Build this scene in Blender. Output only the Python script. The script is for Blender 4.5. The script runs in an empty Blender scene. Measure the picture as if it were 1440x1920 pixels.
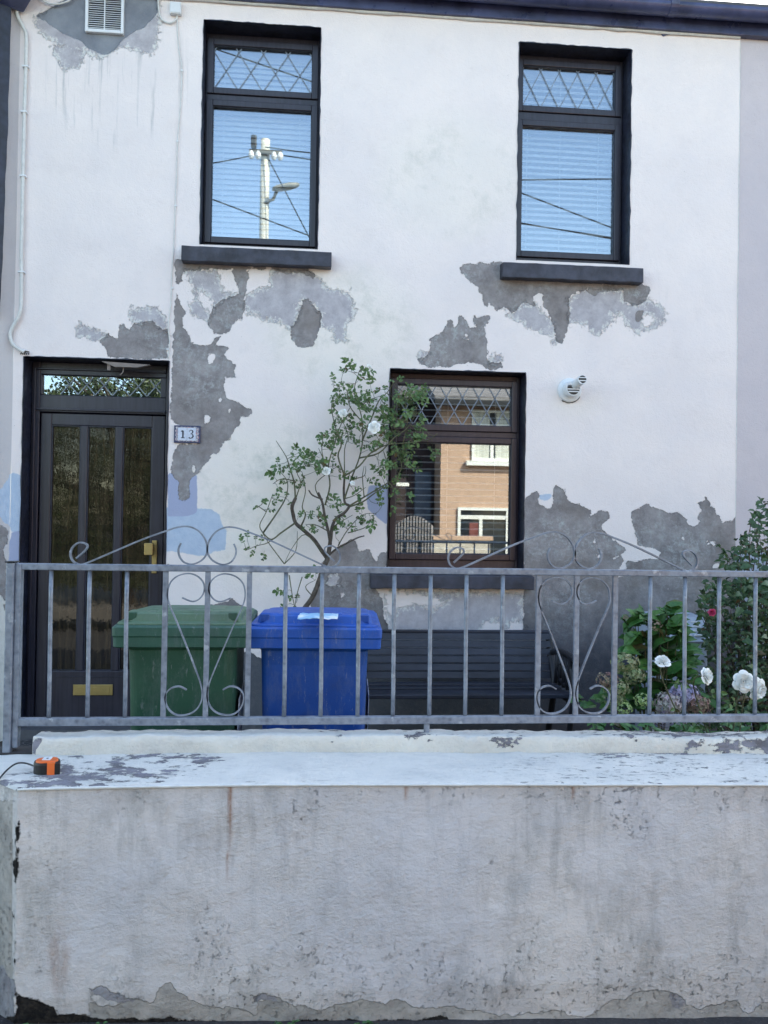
import bpy, bmesh, math, random
import numpy as np
from mathutils import Vector, Matrix, noise as mn
rnd = random.Random(13)
scene = bpy.context.scene
col = scene.collection
R = math.radians
# ------------------------------------------------------------------ camera
F = 1660.0; CAM = np.array([0.0, -5.7, 1.5])
def cam_axes(yaw, pitch, roll):
    cy, sy, cp, sp = math.cos(yaw), math.sin(yaw), math.cos(pitch), math.sin(pitch)
    f = np.array([sy*cp, cy*cp, sp]); r = np.array([cy, -sy, 0]); d = np.cross(f, r)
    cr, sr = math.cos(roll), math.sin(roll)
    return np.array([cr*r - sr*d, sr*r + cr*d, f])
AX = cam_axes(R(5.37), R(.782), R(.886))
cam = bpy.data.objects.new('camera', bpy.data.cameras.new('camera')); col.objects.link(cam)
m = Matrix(((AX[0][0], -AX[1][0], -AX[2][0]), (AX[0][1], -AX[1][1], -AX[2][1]), (AX[0][2], -AX[1][2], -AX[2][2])))
cam.matrix_world = Matrix.Translation(CAM) @ m.to_4x4()
cam.data.sensor_fit = 'VERTICAL'; cam.data.sensor_height = 36; cam.data.lens = 36*F/1920
cam.data.clip_start = .05; cam.data.clip_end = 2000
scene.camera = cam
# ------------------------------------------------------------------ light
SUN_EL, SUN_ROT = R(40), R(38)      # sun stands behind the terrace, to the right
w = bpy.data.worlds.new('World'); scene.world = w; w.use_nodes = True
nt = w.node_tree; nt.nodes.clear()
sk = nt.nodes.new('ShaderNodeTexSky'); sk.sky_type = 'NISHITA'; sk.sun_disc = False
sk.sun_elevation = SUN_EL; sk.sun_rotation = SUN_ROT; sk.air_density = 1.0; sk.dust_density = 1.0; sk.ozone_density = 1.0
bg = nt.nodes.new('ShaderNodeBackground'); bg.inputs[1].default_value = .15
ow = nt.nodes.new('ShaderNodeOutputWorld')
nt.links.new(sk.outputs[0], bg.inputs[0]); nt.links.new(bg.outputs[0], ow.inputs[0])
sl = bpy.data.lights.new('sun', 'SUN'); sl.energy = 3.2; sl.angle = R(.5); sl.color = (1, .93, .82)
so = bpy.data.objects.new('sun', sl); col.objects.link(so)
sd = Vector((math.sin(SUN_ROT)*math.cos(SUN_EL), math.cos(SUN_ROT)*math.cos(SUN_EL), math.sin(SUN_EL)))
so.rotation_euler = sd.to_track_quat('Z', 'Y').to_euler(); so.location = (0, 0, 20)
vs = scene.view_settings
vs.view_transform = 'Standard'; vs.look = 'None'; vs.gamma = 1; vs.exposure = 2.06
vs.use_white_balance = True; vs.white_balance_temperature = 7450; vs.white_balance_tint = 6
scene.cycles.use_denoising = True
scene.cycles.max_bounces = 8; scene.cycles.transparent_max_bounces = 16

# ------------------------------------------------------------------ helpers
def at(px, py, Y=0.0):
    v = AX.T @ np.array([(px-720)/F, (py-960)/F, 1.0]); t = (Y-CAM[1])/v[1]; return Vector(CAM+t*v)
def pz(px, py, z):
    v = AX.T @ np.array([(px-720)/F, (py-960)/F, 1.0]); t = (z-CAM[2])/v[2]; return Vector(CAM+t*v)
def proj(P):
    q = (np.asarray(P)-CAM) @ AX.T
    return 720+F*q[:, 0]/q[:, 2], 960+F*q[:, 1]/q[:, 2]
GL = .16                                                  # depth of the window glass behind the facade
def mir(px, py, Y):
    p = at(px, py, 2*GL-Y); p.y = Y; return p              # where a thing across the street stands

class MB:
    def __init__(s): s.v = []; s.f = []
    def add(s, vs_, fs):
        o = len(s.v); s.v += [tuple(p) for p in vs_]; s.f += [tuple(i+o for i in f) for f in fs]
    def box(s, x0, x1, y0, y1, z0, z1):
        s.add([(x, y, z) for z in (z0, z1) for y in (y0, y1) for x in (x0, x1)],
              [(0, 2, 3, 1), (4, 5, 7, 6), (0, 1, 5, 4), (2, 6, 7, 3), (0, 4, 6, 2), (1, 3, 7, 5)])
        return s
    def hexa(s, b, t):
        s.add(list(b)+list(t), [(3, 2, 1, 0), (4, 5, 6, 7)]+[(i, (i+1) % 4, 4+(i+1) % 4, 4+i) for i in range(4)]); return s
    def prism(s, poly, y0, y1):     # poly in x,z extruded in y
        n = len(poly)
        s.add([(x, y0, z) for x, z in poly]+[(x, y1, z) for x, z in poly],
              [tuple(range(n)), tuple(range(2*n-1, n-1, -1))]+[(i, n+i, n+(i+1) % n, (i+1) % n) for i in range(n)]); return s
    def loft(s, rings, cap=True):
        n = len(rings[0]); o = len(s.v)
        for r in rings: s.v += [tuple(p) for p in r]
        for k in range(len(rings)-1):
            for i in range(n):
                a = o+k*n+i; b = o+k*n+(i+1) % n; s.f.append((a, b, b+n, a+n))
        if cap: s.f.append(tuple(o+i for i in reversed(range(n)))); s.f.append(tuple(o+(len(rings)-1)*n+i for i in range(n)))
        return s
    def tube(s, pts, r, n=8, flat=None):
        pts = [Vector(p) for p in pts]; rings = []
        rr = r if isinstance(r, (list, tuple)) else [r]*len(pts)
        u = None
        for i, p in enumerate(pts):
            t = (pts[min(i+1, len(pts)-1)]-pts[max(i-1, 0)])
            if t.length < 1e-9: t = Vector((0, 0, 1))
            t.normalize()
            if u is None: u = t.cross(Vector((0, 1, 0.01)));
            else: u = u - t*u.dot(t)
            if u.length < 1e-6: u = t.orthogonal()
            u.normalize(); v = t.cross(u)
            rings.append([p+u*math.cos(2*math.pi*k/n)*rr[i]+v*math.sin(2*math.pi*k/n)*rr[i] for k in range(n)])
        return s.loft(rings)
    def ribbon(s, pts, th, dep):     # flat bar: path in a plane y = const, depth along y
        pts = [Vector(p) for p in pts]; rings = []
        for i, p in enumerate(pts):
            t = (pts[min(i+1, len(pts)-1)]-pts[max(i-1, 0)]).normalized(); u = t.cross(Vector((0, 1, 0))).normalized()*th/2
            d = Vector((0, dep/2, 0)); rings.append([p+u+d, p+u-d, p-u-d, p-u+d])
        return s.loft(rings)
    def build(s, name, mat=None, parent=None, bevel=0, smooth=False, seg=2):
        me = bpy.data.meshes.new(name); me.from_pydata(s.v, [], s.f); me.update()
        if mat: me.materials.append(mat)
        b = bmesh.new(); b.from_mesh(me); bmesh.ops.recalc_face_normals(b, faces=b.faces); b.to_mesh(me); b.free()
        o = bpy.data.objects.new(name, me); col.objects.link(o)
        if parent is not None: o.parent = parent; o.matrix_parent_inverse = Matrix.Translation(parent.location).inverted()
        if bevel:
            md = o.modifiers.new('bevel', 'BEVEL'); md.width = bevel; md.segments = seg; md.limit_method = 'ANGLE'; md.angle_limit = R(40)
        if smooth:
            for p in me.polygons: p.use_smooth = True
        return o
def thing(name, label, cat, loc=(0, 0, 0), group=None):
    o = bpy.data.objects.new(name, None); col.objects.link(o); o.location = loc; o.empty_display_size = .1
    o['label'] = label; o['category'] = cat
    if group: o['group'] = group
    return o
def tag(o, label, cat, group=None, kind=None):
    o['label'] = label; o['category'] = cat
    if group: o['group'] = group
    if kind: o['kind'] = kind
    return o
def smoothpath(pts, k=4):            # Catmull-Rom
    pts = [Vector(p) for p in pts]; out = []
    for i in range(len(pts)-1):
        p0 = pts[max(i-1, 0)]; p1 = pts[i]; p2 = pts[i+1]; p3 = pts[min(i+2, len(pts)-1)]
        for j in range(k):
            t = j/k
            out.append(.5*((2*p1)+(p2-p0)*t+(2*p0-5*p1+4*p2-p3)*t*t+(3*p1-p0-3*p2+p3)*t**3))
    out.append(pts[-1]); return out

# ------------------------------------------------------------------ materials
class NT:
    def __init__(s, name):
        s.m = bpy.data.materials.new(name); s.m.use_nodes = True; s.t = s.m.node_tree; s.t.nodes.clear()
        s.out = s.t.nodes.new('ShaderNodeOutputMaterial')
        s.tc = None
    def node(s, t, **kw):
        n = s.t.nodes.new(t)
        for k, v in kw.items(): setattr(n, k, v)
        return n
    def put(s, sock, v):
        if isinstance(v, bpy.types.NodeSocket): s.t.links.new(v, sock)
        elif v is not None:
            if isinstance(v, tuple) and len(v) == 3 and sock.type == 'RGBA': v = v+(1,)
            sock.default_value = v
    def P(s, scale=None):
        if s.tc is None: s.tc = s.node('ShaderNodeTexCoord').outputs['Object']
        if scale is None: return s.tc
        n = s.node('ShaderNodeMapping'); s.put(n.inputs[0], s.tc); n.inputs['Scale'].default_value = scale; return n.outputs[0]
    def noise(s, scale, detail=5, rough=.55, stretch=None, lo=None, hi=None, dist=0):
        n = s.node('ShaderNodeTexNoise'); s.put(n.inputs['Vector'], s.P(stretch)); n.inputs['Scale'].default_value = scale
        n.inputs['Detail'].default_value = detail; n.inputs['Roughness'].default_value = rough; n.inputs['Distortion'].default_value = dist
        return n.outputs[0] if lo is None else s.mr(n.outputs[0], lo, hi)
    def voro(s, scale, stretch=None, feat='F1'):
        n = s.node('ShaderNodeTexVoronoi', feature=feat); s.put(n.inputs['Vector'], s.P(stretch)); n.inputs['Scale'].default_value = scale
        return n.outputs['Distance']
    def mr(s, v, a, b, c=0., d=1.):
        n = s.node('ShaderNodeMapRange'); s.put(n.inputs[0], v)
        for i, x in enumerate((a, b, c, d)): s.put(n.inputs[i+1], x)
        return n.outputs[0]
    def ma(s, op, a, b=None, c=None):
        n = s.node('ShaderNodeMath', operation=op); s.put(n.inputs[0], a); s.put(n.inputs[1], b)
        if c is not None: s.put(n.inputs[2], c)
        return n.outputs[0]
    def mix(s, f, a, b, mode='MIX'):
        n = s.node('ShaderNodeMix', data_type='RGBA', blend_type=mode); s.put(n.inputs[0], f); s.put(n.inputs[6], a); s.put(n.inputs[7], b); return n.outputs[2]
    def attr(s, name):
        return s.node('ShaderNodeAttribute', attribute_name=name).outputs['Fac']
    def bump(s, h, dist=.003, strength=1., normal=None):
        n = s.node('ShaderNodeBump'); s.put(n.inputs['Height'], h); n.inputs['Distance'].default_value = dist; n.inputs['Strength'].default_value = strength
        if normal: s.put(n.inputs['Normal'], normal)
        return n.outputs[0]
    def bsdf(s, colr, rough=.5, metal=0., normal=None, spec=None, **kw):
        n = s.node('ShaderNodeBsdfPrincipled'); s.put(n.inputs['Base Color'], colr); s.put(n.inputs['Roughness'], rough); s.put(n.inputs['Metallic'], metal)
        if normal: s.put(n.inputs['Normal'], normal)
        if spec is not None: n.inputs['Specular IOR Level'].default_value = spec
        for k, v in kw.items(): s.put(n.inputs[k], v)
        s.t.links.new(n.outputs[0], s.out.inputs[0]); return s.m
def simple(name, c, rough=.5, metal=0, var=.15, scale=8, bump=0, bscale=60, spec=None, stretch=None):
    k = NT(name); f = k.noise(scale, 6, .6, stretch, .35, .65)
    a = tuple(x*(1-var) for x in c); b = tuple(min(1, x*(1+var)) for x in c)
    nm = k.bump(k.noise(bscale, 4), bump) if bump else None
    rg = k.mr(k.noise(scale*2.3, 5), .3, .7, max(0, rough-.1), min(1, rough+.1))
    return k.bsdf(k.mix(f, a, b), rg, metal, nm, spec)

M = {}
M['black_paint'] = simple('black_paint', (.014, .017, .034), .45, var=.5, scale=14, bump=.0015, bscale=40)
def upvc(name, c):
    k = NT(name); g = k.noise(60, 4, .6, (1, 1, .05)); d = k.noise(5, 5, .6, None, .4, .75)
    cc = k.mix(k.mr(g, .35, .65), tuple(x*.75 for x in c), tuple(x*1.3 for x in c)); cc = k.mix(k.ma('MULTIPLY', d, .12), cc, (.10, .10, .11))
    return k.bsdf(cc, .33, 0, k.bump(g, .0006))
M['frame_dark'] = upvc('frame_dark', (.024, .022, .036)); M['frame_brown'] = upvc('frame_brown', (.036, .022, .030))
M['sill'] = simple('sill', (.040, .043, .062), .6, var=.4, scale=10, bump=.002, bscale=45)
M['lead'] = simple('lead', (.22, .26, .32), .5, .3)
M['brass'] = simple('brass', (.42, .31, .13), .42, .8, var=.06, scale=20)
M['white_plastic'] = simple('white_plastic', (.74, .76, .78), .4, var=.05)
M['blind'] = simple('blind', (.80, .80, .78), .5, var=.03)
M['room'] = simple('room', (.05, .048, .05), .9)
M['black_plastic'] = simple('black_plastic', (.012, .012, .013), .4)
M['orange_plastic'] = simple('orange_plastic', (.80, .15, .03), .4, var=.08)
M['cable'] = simple('cable', (.66, .66, .64), .6, var=.1, scale=25)
M['roof_slate'] = simple('roof_slate', (.07, .07, .08), .7)
def galv():
    k = NT('galvanised'); v = k.voro(55); n1 = k.noise(22, 6, .65, None, .4, .62); n2 = k.noise(16, 5, .6, None, .62, .68)
    c = k.mix(n1, (.14, .165, .215), (.25, .285, .35)); c = k.mix(k.ma('MULTIPLY', k.mr(v, .1, .6), .35), c, (.36, .40, .46)); c = k.mix(n2, c, (.42, .46, .52))
    return k.bsdf(c, k.mr(n1, 0, 1, .42, .6), .45, k.bump(n1, .0006))
M['galv'] = galv()
def glass(name, refl, tint=(.9, .93, .95), extra=0):
    k = NT(name); tr = k.node('ShaderNodeBsdfTransparent'); k.put(tr.inputs[0], tint); gl = k.node('ShaderNodeBsdfGlossy'); k.put(gl.inputs[0], (.80, .90, 1.0)); gl.inputs['Roughness'].default_value = 0
    fr = k.node('ShaderNodeFresnel'); fr.inputs[0].default_value = 1.5
    f = k.ma('ADD', k.ma('MULTIPLY', fr.outputs[0], 2.0), refl)
    if extra: k.put(gl.inputs['Normal'], k.bump(k.noise(22, 3, .5, (1, 1, .2)), .0004))
    mx = k.node('ShaderNodeMixShader'); k.put(mx.inputs[0], f); k.t.links.new(tr.outputs[0], mx.inputs[1]); k.t.links.new(gl.outputs[0], mx.inputs[2])
    k.t.links.new(mx.outputs[0], k.out.inputs[0]); return k.m
def door_glass():
    k = NT('door_glass'); st = k.noise(30, 6, .7, (1, 1, .06), .45, .70); df_ = k.node('ShaderNodeBsdfDiffuse'); k.put(df_.inputs[0], k.mix(st, (.010, .008, .007), (.060, .042, .024)))
    gl = k.node('ShaderNodeBsdfGlossy'); gl.inputs['Roughness'].default_value = .018; k.put(gl.inputs['Normal'], k.bump(k.noise(16, 4, .6, (1, 1, .3)), .0006)); fr = k.node('ShaderNodeFresnel'); fr.inputs[0].default_value = 1.5
    mx = k.node('ShaderNodeMixShader'); k.put(mx.inputs[0], k.ma('MULTIPLY', fr.outputs[0], 2.4)); k.t.links.new(df_.outputs[0], mx.inputs[1]); k.t.links.new(gl.outputs[0], mx.inputs[2]); k.t.links.new(mx.outputs[0], k.out.inputs[0]); return k.m
M['door_glass'] = door_glass()
M['glass'] = glass('glass', .135)

def facade_mat(name, cream, pink=False):
    k = NT(name)
    n1 = k.ma('SUBTRACT', k.noise(16, 9, .62), .5); n2 = k.ma('SUBTRACT', k.noise(70, 5, .6), .5)
    rag = k.ma('ADD', k.ma('MULTIPLY', n1, .075), k.ma('MULTIPLY', n2, .016))
    dark = k.mr(k.ma('ADD', k.attr('dark'), rag), -.0015, .0015)
    fl = k.ma('SUBTRACT', k.noise(26, 9, .78), .5)
    light = k.mr(k.ma('ADD', k.attr('light'), k.ma('ADD', rag, k.ma('MULTIPLY', fl, .20))), -.004, .006)
    mort = k.mr(k.ma('ADD', k.attr('mortar'), k.ma('MULTIPLY', rag, .5)), -.003, .003)
    blue = k.mr(k.ma('ADD', k.attr('blue'), k.ma('MULTIPLY', rag, .5)), -.003, .003)
    lav = k.mr(k.ma('ADD', k.attr('lav'), k.ma('MULTIPLY', rag, .25)), -.003, .003)
    # cream paint with faint grime
    c = k.mix(k.noise(2.2, 6, .6, None, .38, .66), cream, tuple(x*y for x, y in zip(cream, (.93, .94, .96))))
    c = k.mix(k.ma('MULTIPLY', k.noise(5.5, 8, .7, None, .52, .75), .35), c, tuple(x*y for x, y in zip(cream, (.82, .81, .82))))
    g = k.ma('MULTIPLY', k.noise(4, 8, .75, None, .50, .75), k.mr(k.attr('grime_shade'), 0, 1))
    c = k.mix(k.ma('MULTIPLY', k.mr(k.attr('grime_shade'), 0, 1), .35), c, (.86, .83, .70)); c = k.mix(k.ma('MULTIPLY', g, .75), c, (.42, .44, .38))
    drip = k.ma('MULTIPLY', k.noise(24, 6, .6, (1, 1, .05), .54, .66), k.attr('drip'))
    c = k.mix(k.ma('MULTIPLY', drip, .6), c, (.42, .42, .43))
    sp = k.mr(k.voro(9), .012, .03, 1, 0); c = k.mix(k.ma('MULTIPLY', sp, .5), c, (.25, .24, .23))
    cream_h = k.ma('ADD', k.ma('MULTIPLY', k.noise(120, 4, .6), .35), k.ma('MULTIPLY', k.noise(30, 4, .6), .6))
    c = k.mix(blue, c, k.mix(k.noise(20, 5, .6, None, .4, .6), (.44, .54, .68), (.50, .59, .72)))
    c = k.mix(lav, c, (.38, .42, .58))
    lc = k.mix(k.noise(14, 8, .7, None, .38, .62), (.40, .375, .405), (.53, .51, .535)); flk = k.mr(k.ma('SUBTRACT', k.noise(24, 10, .78, None), k.ma('MULTIPLY', k.attr('light'), 3.2)), .44, .50); lc = k.mix(k.ma('MULTIPLY', flk, .85), lc, (.74, .73, .70)); c = k.mix(light, c, lc)
    dc = k.mix(k.noise(7, 8, .7, None, .36, .64), (.205, .185, .188), (.36, .335, .337))
    dc = k.mix(k.ma('MULTIPLY', k.noise(26, 10, .82, None, .48, .62), k.noise(2.6, 3, .5, None, .42, .6)), dc, (.43, .45, .455)); dc = k.mix(k.ma('MULTIPLY', k.noise(3, 5, .6, None, .5, .65), .5), dc, (.20, .175, .16))
    dmp_shade = k.attr('damp_shade'); dc = k.mix(k.ma('MULTIPLY', k.mr(k.ma('ADD', dmp_shade, k.ma('MULTIPLY', n1, .8)), 0, 1), .85), dc, (.068, .080, .100)); c = k.mix(dark, c, dc)  # damp cement and the shade low on the wall, mixed into the colour
    mc = k.mix(k.noise(6, 6, .6, None, .35, .65), (.185, .20, .235), (.27, .29, .325)); c = k.mix(mort, c, mc)
    bare = k.ma('MAXIMUM', dark, mort)
    h = k.ma('ADD', k.ma('MULTIPLY', cream_h, k.mr(bare, 0, 1, 1, .35)), k.ma('MULTIPLY', bare, -1.6))
    h = k.ma('ADD', h, k.ma('MULTIPLY', light, -.5)); h = k.ma('ADD', h, k.ma('MULTIPLY', k.ma('MULTIPLY', bare, k.noise(45, 6, .7)), 1.0))
    return k.bsdf(c, .85, 0, k.bump(h, .0055), .2)
CREAM = (.885, .80, .775)
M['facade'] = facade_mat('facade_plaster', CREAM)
M['pink_render'] = facade_mat('pink_render', (.62, .56, .58))
M['grey_render'] = facade_mat('grey_render', (.60, .56, .56))

def wall_mat():
    k = NT('garden_wall_paint')
    n1 = k.ma('SUBTRACT', k.noise(22, 9, .65), .5); rag = k.ma('MULTIPLY', n1, .05)
    chip = k.mr(k.ma('ADD', k.attr('dark'), rag), -.0012, .0012); base = k.mr(k.ma('ADD', k.attr('light'), rag), -.0012, .0012)
    soil = k.mr(k.ma('ADD', k.attr('mortar'), k.ma('MULTIPLY', n1, .05)), -.002, .003)
    c = k.mix(k.noise(3, 7, .65, None, .36, .66), (.76, .71, .68), (.62, .585, .57))
    c = k.mix(k.ma('MULTIPLY', k.noise(9, 8, .72, (1, 1, .35), .50, .72), .65), c, (.27, .265, .25))
    # short flakes and dirt marks, more of them low and just below the coping
    fk = k.noise(50, 9, .8, (1, 1, .95), .57, .64); zone = k.ma('ADD', k.ma('MULTIPLY', k.attr('grime_shade'), .9), k.noise(5, 6, .7, (1, 1, .6), .50, .72))
    dm = k.ma('MULTIPLY', fk, k.mr(zone, .25, .9))
    c = k.mix(k.ma('MULTIPLY', dm, .75), c, (.17, .165, .16))
    blot = k.ma('MULTIPLY', k.noise(10, 9, .8, (1, 1, .55), .52, .66), k.mr(zone, .2, .9)); c = k.mix(k.ma('MULTIPLY', blot, .62), c, (.25, .245, .24))
    st = k.ma('MULTIPLY', k.noise(20, 7, .65, (1, 1, .12), .52, .70), k.attr('drip')); c = k.mix(k.ma('MULTIPLY', st, .55), c, (.24, .235, .225))
    lt = k.noise(75, 6, .7, (.7, 1, 1.1), .56, .66); c = k.mix(k.ma('MULTIPLY', lt, .35), c, (.68, .66, .64))
    c = k.mix(k.noise(1.3, 4, .6, None, .42, .62), c, k.mix(.5, c, (.60, .60, .65)))
    c = k.mix(base, c, k.mix(k.noise(12, 8, .7, None, .35, .65), (.33, .31, .29), (.56, .52, .48)))
    c = k.mix(chip, c, k.mix(k.noise(20, 6, .7, None, .35, .65), (.27, .26, .28), (.40, .39, .41)))
    ru = k.ma('MULTIPLY', k.attr('rust'), k.noise(50, 6, .7, (1, 1, .2), .3, .6)); c = k.mix(ru, c, (.28, .10, .025))
    c = k.mix(soil, c, k.mix(k.noise(60, 6, .7, None, .4, .65), (.010, .009, .010), (.045, .038, .032)))
    h = k.ma('ADD', k.ma('MULTIPLY', k.noise(80, 6, .72, (.85, 1, 1.1)), 1.2), k.ma('MULTIPLY', k.noise(30, 6, .65, (.85, 1, 1.1)), 1.5))
    h = k.ma('SUBTRACT', h, k.ma('MULTIPLY', dm, .7))
    h = k.ma('SUBTRACT', h, k.ma('MULTIPLY', k.ma('MAXIMUM', chip, base), 1.4))
    h = k.ma('MULTIPLY', h, k.mr(k.noise(2.2, 5, .65), .35, .65, .45, 1.2))
    return k.bsdf(c, .88, 0, k.bump(h, .0055), .2)
M['wall'] = wall_mat()
def coping_mat():
    k = NT('coping_paint')
    n1 = k.ma('SUBTRACT', k.noise(24, 9, .7, (.6, 1, 1)), .5)
    v = k.ma('ADD', k.attr('dark'), k.ma('MULTIPLY', n1, .22)); bare = k.mr(v, -.002, .003)
    c = k.mix(k.noise(5, 7, .6, None, .35, .65), (.88, .85, .80), (.76, .75, .72)); c = k.mix(k.mr(k.attr('light'), 0, .02), c, k.mix(k.noise(6, 6, .6, None, .35, .65), (.88, .83, .74), (.78, .74, .67)))
    fk = k.ma('MULTIPLY', k.ma('MULTIPLY', k.noise(52, 6, .66, (.5, 1.2, 1), .585, .605), k.noise(7, 4, .6, None, .40, .56)), k.attr('drip')); c = k.mix(k.ma('MULTIPLY', fk, .9), c, (.12, .12, .14)); c = k.mix(k.ma('MULTIPLY', k.noise(9, 8, .8, (.5, 1, 1), .50, .72), .4), c, (.48, .49, .50))
    c = k.mix(bare, c, k.mix(k.noise(14, 8, .75, (.6, 1, 1), .4, .6), (.17, .16, .17), (.33, .32, .37)))
    h = k.ma('ADD', k.ma('MULTIPLY', k.noise(60, 7, .75), 2.2), k.ma('MULTIPLY', k.noise(14, 6, .65), 2.6)); h = k.ma('SUBTRACT', h, k.ma('MULTIPLY', k.ma('MAXIMUM', fk, bare), 1.2))
    return k.bsdf(c, .8, 0, k.bump(h, .005), .25)
M['coping'] = coping_mat()
def leafmat(name, a, b, brown=.04, back=.15):
    k = NT(name); g = k.node('ShaderNodeNewGeometry').outputs['Random Per Island']
    c = k.mix(g, a, b); c = k.mix(k.mr(g, 1-brown-.01, 1-brown), c, (.13, .07, .03)); c = k.mix(k.noise(60, 3, .6, None, .3, .8), c, tuple(x*.6 for x in a))
    return k.bsdf(c, .42, 0, None, .45, **{'Subsurface Weight': 0.0})
M['rose_leaf'] = leafmat('rose_leaf', (.065, .14, .045), (.19, .29, .095), .05)
M['bush_leaf'] = leafmat('bush_leaf', (.022, .070, .025), (.075, .15, .05), .03)
M['hyd_leaf'] = leafmat('hydrangea_leaf', (.04, .14, .035), (.10, .23, .055), .04)
M['tree_leaf'] = leafmat('tree_leaf', (.04, .07, .025), (.12, .15, .055), .02)
M['petal'] = simple('petal', (.90, .90, .87), .6, var=.03, scale=30)
M['pink_petal'] = simple('pink_petal', (.60, .05, .15), .6)
M['bark'] = simple('bark', (.085, .068, .055), .85, var=.45, scale=40, bump=.003, bscale=60)
M['twig'] = simple('twig', (.10, .10, .050), .7, var=.5, scale=20)

# ------------------------------------------------------------------ mask fields (paint loss, stains) stored on the meshes
def sdf(px, py, polys, scale):
    """signed distance in metres (inside positive), polygons in photo coordinates"""
    out = np.full(px.shape, -.12)
    for poly in polys:
        isl = poly[0] == 'cut'
        P = np.array(poly[1] if isl else poly, float)
        x0, y0 = P.min(0)-40; x1, y1 = P.max(0)+40
        idx = np.where((px > x0) & (px < x1) & (py > y0) & (py < y1))[0]
        if not len(idx): continue
        X = px[idx]; Yy = py[idx]; d = np.full(X.shape, 1e9); ins = np.zeros(X.shape, bool)
        for a, b in zip(P, np.roll(P, -1, 0)):
            e = b-a; L = max((e**2).sum(), 1e-9); t = np.clip(((X-a[0])*e[0]+(Yy-a[1])*e[1])/L, 0, 1)
            d = np.minimum(d, np.hypot(X-a[0]-t*e[0], Yy-a[1]-t*e[1]))
            c = ((a[1] > Yy) != (b[1] > Yy))
            if a[1] != b[1]: ins ^= c & (X < e[0]*(Yy-a[1])/(e[1])+a[0])
        s = np.clip(np.where(ins, d, -d)*scale, -.12, .12)
        out[idx] = np.minimum(out[idx], -s) if isl else np.maximum(out[idx], s)
    return out
def C(o, pts):                        # crop coordinates -> photo coordinates
    ox, oy, s = o; return [(ox+x/s, oy+y/s) for x, y in pts]
c1 = (0, 0, 2.); c3 = (0, 440, 2.88); c4 = (300, 440, 2.88); c5 = (720, 440, 2.483); c7 = (960, 880, 3.); c8 = (0, 900, 3.); cR = (420, 660, 3.273); cz = (0, 860, 8.); cb = (680, 1100, 3.273)
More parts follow.
